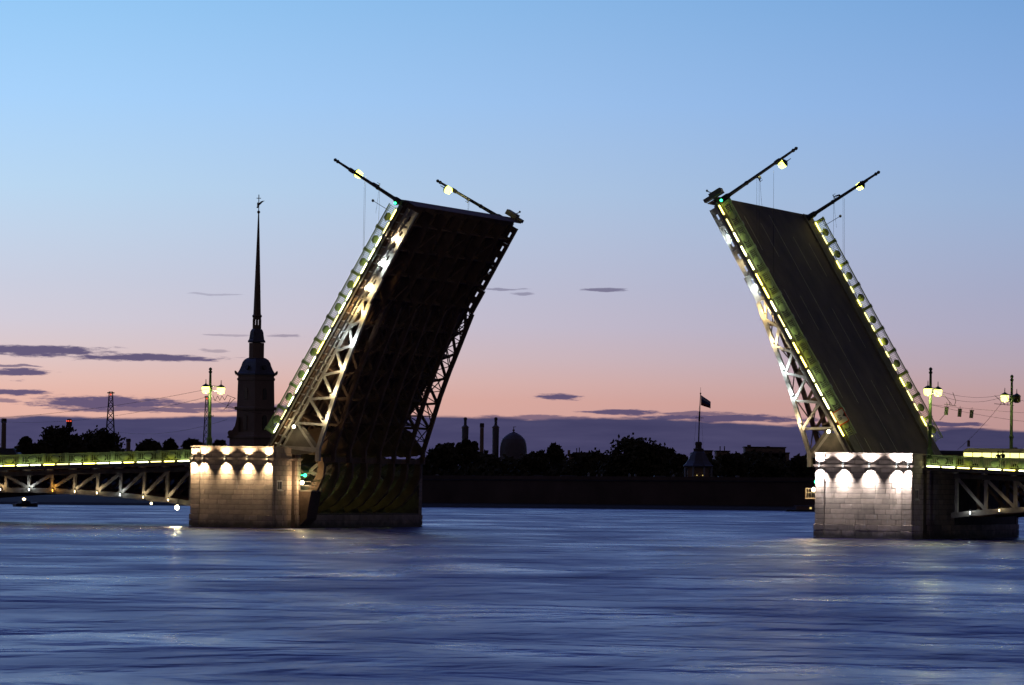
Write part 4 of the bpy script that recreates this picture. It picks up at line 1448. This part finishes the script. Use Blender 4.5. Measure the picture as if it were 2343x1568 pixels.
MB().lathe([(31 * km, 0), (31 * km, mz(1174, 1034)), (30.5 * km, mz(1174, 1024)), (29 * km, mz(1174, 1014)), (25.5 * km, mz(1174, 1005)), (18 * km, mz(1174, 997)), (9 * km, mz(1174, 991.5)), (4 * km, mz(1174, 989.5)), (1.2 * km, mz(1174, 988))], 28,
           ((1174 - 1174) * km, 0, 0)).build('dome', M['dome_tile'], mq)
fn = MB().tube((0, 0, mz(1174, 989)), (0, 0, mz(1174, 977)), .22, n=6).ball((0, 0, mz(1174, 985)), .7, n=8)
fn.lathe([(.9, 0), (.9, .25)], 10, (0.4, 0, mz(1174, 977.5)))
fn.build('crescent_finial', M['spire'], mq)
for u in (1063.8, 1133.6):
    x = mx(u)
    mn = MB().lathe([(7.4 * km, 0), (7.4 * km, mz(u, 1005)), (7.8 * km, mz(u, 985)), (7.8 * km, mz(u, 977)), (6.8 * km, mz(u, 976)), (5.0 * km, mz(u, 974)), (3.4 * km, mz(u, 973)), (3.2 * km, mz(u, 962)), (4.0 * km, mz(u, 960.5)),
                     (4.2 * km, mz(u, 958)), (3.2 * km, mz(u, 955.8)), (.5 * km, mz(u, 954.6))], 14, (x, 0, 0))
    o = mn.build('minaret', M['dome_tile'], mq)
    MB().lathe([(8.6 * km, mz(u, 979)), (8.6 * km, mz(u, 977.4))], 14, (x, 0, 0)).build('gallery', M['far_wall'], o)
MB().box(mx(1050), mx(1215), 6, 50, 0, mz(1130, 1046)).build('prayer_hall', M['far_wall'], mq)


def chimney(label, u, v0, v1, wpx, Y):
    c = at(u, v1, Y)
    th = thing('factory_chimney', label, 'chimney', Matrix.Translation((c.x, Y, 2.5)), 'tall chimneys on the skyline')
    k = Y / F_PX
    h = at(u, v0, Y).z - 2.5
    MB().lathe([(wpx * k * .62, 0), (wpx * k * .5, h * .93)], 14).build('shaft', M['far_wall'], th)
    MB().lathe([(wpx * k * .58, h * .932), (wpx * k * .60, h * .985), (wpx * k * .5, h)], 14).build('cap', M['far_stone'], th)


chimney('tall dark chimney between the two minarets', 1101.6, 968.5, 1060, 8.6, 2500)
chimney('tall dark chimney at the left picture edge', 7.5, 957.5, 1060, 10.5, 1700)
chimney('short stout chimney behind the trees left of the lattice mast on the pier', 293, 1004, 1060, 9.5, 1500)


def building(label, parts, Y, name='distant_building', cat='building'):
    u0 = sum(p[0] + p[1] for p in parts) / 2 / len(parts)
    c = at(u0, 1050, Y)
    th = thing(name, label, cat, Matrix.Translation((c.x, Y, 2.5)), 'dark buildings on the skyline')
    k = Y / F_PX
    for i, p in enumerate(parts):
        (ua, ub, v0, kind) = p[:4]
        xa, xb = at(ua, 1040, Y).x - c.x, at(ub, 1040, Y).x - c.x
        h = at((ua + ub) / 2, v0, Y).z - 2.5
        if kind == 'w':
            wl = MB().box(xa, xb, 0, 14, 0, h).build('wall', M['far_wall'], th)
            MB().box(xa - .3, xb + .3, -.3, 14.3, h, h + .4).build('cornice', M['far_stone'], wl)
            nwn = max(2, int((xb - xa) / 3.0))
            for q in range(nwn):
                xx = xa + (xb - xa) * (q + .5) / nwn
                MB().box(xx - .6, xx + .6, -.06, .1, h - 3.0, h - 1.2).build('window', M['pane'], wl)
        elif kind == 'r':
            vb = p[4]
            hb_ = at((ua + ub) / 2, vb, Y).z - 2.5
            MB().prism([(xa, hb_), (xb, hb_), (xb - (xb - xa) * .12, h), (xa + (xb - xa) * .12, h)], -.5, 14.5).build('roof', M['far_roof'], th)
        elif kind == 'a':
            MB().tube(((xa + xb) / 2, 5, h - 12 * k), ((xa + xb) / 2, 5, h), .18, n=5).build('antenna', M['lattice'], th)
        elif kind == 'c':
            MB().box(xa, xb, 3, 5.5, h - 14 * k, h).build('chimney_stack', M['far_wall'], th)
    return th


building('dark flat roofed building with a stepped top left of the right leaf', [(1705, 1797, 1025, 'w'), (1720, 1806, 1037.5, 'w'), (1711, 1719, 1018, 'c'), (1755, 1762, 1021, 'c')], 1700)
building('boxy building with two rods right of the flag pavilion', [(1639, 1669, 1034, 'w'), (1648, 1650, 1021, 'a'), (1658, 1660, 1021, 'a')], 1600)
building('narrow boxy building just behind the flag pavilion', [(1612, 1630, 1033, 'w')], 1650)
building('low building with roof aerials left of the big round tree', [(1302, 1352, 1041, 'w'), (1306, 1350, 1035, 'r', 1041), (1319, 1321, 1025, 'a'), (1325, 1327, 1024, 'a'), (1337, 1339, 1034, 'a'), (1299, 1305, 1030, 'c')], 1800)
building('low building with a pale roof at the left picture edge', [(-40, 45, 1042, 'w'), (-40, 40, 1026, 'r', 1042), (34, 42, 1021, 'c')], 1300)
building('dark block with chimneys beyond the right span', [(2100, 2330, 1040, 'w'), (2120, 2330, 1032, 'r', 1040), (2216, 2221, 1008, 'c'), (2278, 2290, 1029, 'c'), (2318, 2330, 1024, 'c')], 1700)
building('low dark block at the right picture edge', [(2325, 2420, 1036, 'w'), (2345, 2420, 1030, 'r', 1036)], 1750)

# flag pavilion
YF_ = shore_y(at(1600, 1090, 1090).x) + 34
kf = YF_ / F_PX
fc = at(1597.5, 1090, YF_)
fp = thing('flag_pavilion', 'small domed pavilion on the rampart with a tall flag mast', 'pavilion', Matrix.Translation((fc.x, YF_, 0)))


def fz(v):
    return at(1598, v, YF_).z


fb = MB().lathe([(34 * kf, fz(1096)), (34 * kf, fz(1092))], 8, rot=R(22.5)).lathe([(27 * kf, fz(1092)), (27 * kf, fz(1069))], 8, rot=R(22.5))
fb.build('base', M['far_wall'], fp)
for i in range(8):
    t = i * math.pi / 4 + R(22.5)
    MB().tube((32 * kf * math.cos(t), 32 * kf * math.sin(t), fz(1092)), (32 * kf * math.cos(t), 32 * kf * math.sin(t), fz(1069)), 2.2 * kf, n=8).build('column', M['pale'], fp)
MB().lathe([(36 * kf, fz(1069)), (37 * kf, fz(1066)), (33 * kf, fz(1063)), (26 * kf, fz(1055)), (21 * kf, fz(1045)), (16 * kf, fz(1036)), (12 * kf, fz(1033))], 8, rot=R(22.5)).build('dome', M['far_roof'], fp)
MB().lathe([(12 * kf, fz(1033)), (12.5 * kf, fz(1027)), (8 * kf, fz(1026)), (7.5 * kf, fz(1020)), (8.5 * kf, fz(1018)), (8.5 * kf, fz(1013)), (6 * kf, fz(1011))], 8, rot=R(22.5)).build('lantern', M['far_stone'], fp)
mt_ = MB().tube((0, 0, fz(1012)), (1.0 * kf, 0, fz(955)), .16, .13, n=7).tube((.9 * kf, -.15, fz(964)), (1.2 * kf, -.15, fz(942)), .22, .18, n=7).tube((1.2 * kf, -.1, fz(946)), (3.0 * kf, -.1, fz(901)), .11, .09, n=7)
mt_.ball((3.0 * kf, -.1, fz(900.5)), .2, n=7).tube((3.0 * kf, -.1, fz(900)), (3.1 * kf, -.1, fz(886.5)), .035, n=5).tube((-8 * kf, -.1, fz(956)), (11 * kf, -.1, fz(956.5)), .06, n=5)
mt_.build('mast', M['bark'], fp)
st_ = MB()
for sx_ in (-1, 1):
    st_.tube((sx_ * 11 * kf, 0, fz(1028)), (sx_ * 6 * kf, 0, fz(956)), .02, n=4)
    st_.tube((sx_ * 6 * kf, 0, fz(956)), (2 * kf, 0, fz(925)), .02, n=4)
st_.build('stay', M['wire'], fp)
for x in (9, 12.5, -4):
    MB().ball((x * kf, -30 * kf, fz(1088)), .11, n=6).build('lamp', M['g_window'], fp)
fl_ = thing('flag', 'tricolour flag blowing from the mast of the pavilion', 'flag', Matrix.Translation((fc.x + 3 * kf, YF_ - .1, fz(930))))
NXF = 14
for j, key in enumerate(('cloth_white', 'cloth_blue', 'cloth_red')):
    me_v, me_f = [], []
    for i in range(NXF + 1):
        f_ = i / NXF
        for e_ in (0, 1):
            hh_ = (j + e_) / 3
            top = fz(904) + (fz(919) - fz(904)) * f_
            bot = fz(927.5) + (fz(934.5) - fz(927.5)) * f_
            me_v.append((.1 + f_ * 22.5 * kf, .35 * math.sin(f_ * 7) * f_, top + (bot - top) * hh_ - fz(930)))
    for i in range(NXF):
        me_f.append((2 * i, 2 * i + 1, 2 * i + 3, 2 * i + 2))
    MB().add(me_v, me_f).build('stripe', M[key], fl_)


# lattice masts
def lattice(label, uc, v0, v1, w0, w1, Y, lamp, bands):
    c = at(uc, v1, Y)
    th = thing('lattice_mast', label, 'mast', Matrix.Translation((c.x, Y, 2)), 'lattice masts on the skyline')
    k = Y / F_PX
    H = at(uc, v0, Y).z - 2
    mb = MB()
    wb, wt_ = w1 * k / 2 * 1.25, w0 * k / 2
    nb = bands

    def cor(f):
        ww = wb + (wt_ - wb) * f
        return [(-ww, -ww, H * f), (ww, -ww, H * f), (ww, ww, H * f), (-ww, ww, H * f)]
    r = .16
    for i in range(nb):
        a, b = cor(i / nb), cor((i + 1) / nb)
        for q in range(4):
            mb.tube(a[q], b[q], r, n=4, caps=False)
            mb.tube(a[q], b[(q + 1) % 4], r * .55, n=4, caps=False)
            mb.tube(a[(q + 1) % 4], b[q], r * .55, n=4, caps=False)
            mb.tube(b[q], b[(q + 1) % 4], r * .6, n=4, caps=False)
    mb.build('lattice_frame', M['lattice'], th)
    MB().box(-wt_ * 2.2, wt_ * 2.2, -.2, .2, H - .6, H - .2).box(-wt_ * 1.6, wt_ * 1.6, -.2, .2, H * .9, H * .905).build('crossarm', M['lattice'], th)
    if lamp:
        MB().ball((0, -wt_, H - 1.0), .32, n=8).build('warning_light', M['g_red'], th)
    return th


lattice('tall steel lattice mast with a red top lamp behind the left trees', 251, 896.5, 1065, 7.5, 26, 1650, True, 14)
lattice('thin steel lattice mast half hidden by the lamp post on the left pier', 471, 906, 1062, 5, 17, 1750, True, 14)
rm_c = at(158, 1000, 1800)
rm = thing('radio_mast', 'short mast with a ring of red lamps above the left trees', 'mast', Matrix.Translation((rm_c.x, 1800, 2)), 'lattice masts on the skyline')
kr = 1800 / F_PX
H_ = at(158, 966, 1800).z - 2
MB().tube((0, 0, 0), (0, 0, H_), 2.2 * kr, 2.6 * kr, n=8).lathe([(3.5 * kr, H_ - 2.2), (6.5 * kr, H_ - 1.2), (6.8 * kr, H_ + .6), (4 * kr, H_ + 1.2)], 10).build('shaft', M['lattice'], rm)
for x in (-5, -1, 4):
    MB().ball((x * kr, -6.5 * kr, H_ + .4), .30, n=8).build('warning_light', M['g_red'], rm)


# ---------------------------------------------------------------- trees
def crown_mesh(rnd, rx, rz, nclump, nleaf, leaf, flat=.0):
    vs_, fs_ = [], []
    for c in range(nclump):
        while True:
            x, y, z = (rnd.uniform(-1, 1) for _ in range(3))
            d = x * x + y * y + z * z
            if .03 < d < 1:
                break
        lump = rnd.uniform(.75, 1.08)
        cx, cy, cz = x * rx * lump, y * rx * .8 * lump, z * rz * lump
        cr = rx * rnd.uniform(.16, .30)
        for i in range(nleaf):
            g1 = [rnd.gauss(0, .5) for _ in range(3)]
            p = Vector((cx + g1[0] * cr, cy + g1[1] * cr, cz + g1[2] * cr * .8))
            a = Vector((rnd.gauss(0, 1), rnd.gauss(0, 1), rnd.gauss(0, 1))).normalized()
            b = a.orthogonal().normalized()
            sz_ = leaf * rnd.uniform(.6, 1.4)
            o = len(vs_)
            vs_ += [tuple(p + a * sz_), tuple(p + b * sz_ * .7), tuple(p - a * sz_), tuple(p - b * sz_ * .7)]
            fs_.append((o, o + 1, o + 2, o + 3))
    me = bpy.data.meshes.new('crown')
    me.from_pydata(vs_, [], fs_)
    me.materials.append(M['leaf'])
    return me


def tree(label, u, vtop, wpx, Y, seed, ratio=.62, group='trees on the far bank'):
    rnd = random.Random(seed)
    k = Y / F_PX
    top = at(u, vtop, Y)
    base_z = 2.0
    H = top.z - base_z
    rx = wpx * k / 2
    rz = min(rx * ratio * 1.3, H * .46)
    th = thing('tree', label, 'tree', Matrix.Translation((top.x, Y, base_z)), group)
    cz = H - rz
    tk = MB().tube((0, 0, -.5), (.2, 0, cz * .6), .45, .32, n=8).tube((.2, 0, cz * .6), (0, 0, cz + rz * .4), .32, .1, n=7)
    for i in range(6):
        t = i * 1.05 + rnd.random()
        tk.tube((.1, 0, cz * (.55 + .05 * i)), (math.cos(t) * rx * .7, math.sin(t) * rx * .6, cz + rnd.uniform(-.2, .5) * rz), .16, .04, n=5)
    tk.build('trunk', M['bark'], th)
    area = rx * rz
    ncl = int(60 + min(150, area * 1.5))
    o = inst('crown', crown_mesh(rnd, rx * .90, rz * .95, ncl, 64, .52), th, T(0, 0, cz))
    return th


trees = [('big round tree on the far bank midway between the leaves', 1452, 996, 160, 1180, 11, .62),
         ('bushy dark tree below the left minaret', 1066, 1004, 56, 1250, 12, .8),
         ('low spreading tree at the left foot of the mosque skyline', 1018, 1015, 78, 1230, 13, .6),
         ('small peaked tree right of the mosque dome', 1270, 1018, 46, 1300, 14, .7),
         ('low tree between the mosque dome and the peaked tree', 1225, 1033, 60, 1220, 15, .6),
         ('sloping tree on the right flank of the big round tree', 1520, 1022, 70, 1200, 16, .6),
         ('dark tree just left of the flag pavilion', 1556, 1040, 40, 1170, 17, .7),
         ('dark tree just right of the flag pavilion', 1680, 1040, 64, 1210, 18, .6),
         ('broad tree below the stepped building near the right leaf', 1750, 1047, 90, 1230, 19, .5),
         ('tree at the foot of the right leaf lower girder', 1838, 1044, 60, 1220, 20, .6),
         ('largest tree above the left span, under the red lamp mast', 137, 969, 92, 1300, 21, .85),
         ('broad tree above the left span at the foot of the tall lattice mast', 228, 986, 112, 1320, 22, .7),
         ('pointed tree at the far left above the span', 60, 999, 34, 1280, 23, 1.0),
         ('round tree above the left span right of the short chimney', 340, 1003, 66, 1400, 24, .7),
         ('small tree between two larger ones above the left span', 388, 1006, 34, 1420, 25, .9),
         ('round tree behind the left pier just left of the lamp post', 437, 1003, 50, 1380, 26, .8),
         ('small ragged tree right of the lamp post on the left pier', 503, 1005, 32, 1360, 27, .9),
         ('low bushy tree at the far left beside the pale roof', 95, 1013, 50, 1260, 28, .6),
         ('low tree in the gap between the two largest left trees', 178, 1012, 46, 1290, 29, .7)]
for (lab, u, v, wp, Y, sd, ra) in trees:
    tree(lab, u, v, wp, Y, sd, ra)

# the wood behind: one dark mass
rnd = random.Random(99)
vs_, fs_ = [], []
for (ua, ub, vt, Yb) in ((40, 290, 1014, 1400), (-60, 620, 1028, 1450), (620, 1880, 1046, 1330), (1840, 2420, 1050, 1420)):
    u = ua
    while u < ub:
        bump = 6 * math.sin(u * .05) + 5 * math.sin(u * .021 + 1)
        for c in range(3):
            Yc = Yb + rnd.uniform(-40, 60)
            k = Yc / F_PX
            top = at(u + rnd.uniform(-6, 6), vt + bump + rnd.uniform(0, 14) + c * 16, Yc)
            r_ = rnd.uniform(7, 13) * k
            for i in range(44):
                p = Vector((top.x + rnd.gauss(0, .55) * r_, Yc + rnd.gauss(0, .6) * r_, top.z - r_ * .6 + rnd.gauss(0, .5) * r_))
                a = Vector((rnd.gauss(0, 1), rnd.gauss(0, 1), rnd.gauss(0, 1))).normalized()
                b = a.orthogonal().normalized()
                sz_ = rnd.uniform(.4, 1.0)
                o = len(vs_)
                vs_ += [tuple(p + a * sz_), tuple(p + b * sz_ * .8), tuple(p - a * sz_), tuple(p - b * sz_ * .8)]
                fs_.append((o, o + 1, o + 2, o + 3))
        u += 7
me = bpy.data.meshes.new('distant_wood')
me.from_pydata(vs_, [], fs_)
me.materials.append(M['leaf'])
o = bpy.data.objects.new('distant_wood', me)
COL.objects.link(o)
tag(o, 'dark mass of far trees behind the rampart and the left span', 'woodland', kind='stuff')
# earth bank filling the lower part of the wood
mb = MB()
for (ua, ub, v, Yb) in ((-120, 640, 1052, 1500), (600, 1900, 1064, 1390), (1800, 2460, 1066, 1480)):
    pts = []
    n_ = 24
    for i in range(n_ + 1):
        u = ua + (ub - ua) * i / n_
        p = at(u, v + 3 * math.sin(i * 1.7), Yb)
        pts.append(p)
    vs2 = [(p.x, Yb - 60, 1.5) for p in pts] + [(p.x, Yb, p.z) for p in pts] + [(p.x, Yb + 80, p.z) for p in pts] + [(p.x, Yb + 140, 1.5) for p in pts]
    q = n_ + 1
    mb.add(vs2, [(r * q + i, r * q + i + 1, (r + 1) * q + i + 1, (r + 1) * q + i) for r in range(3) for i in range(n_)])
tag(mb.build('wooded_rise', M['ground']), kind='structure')
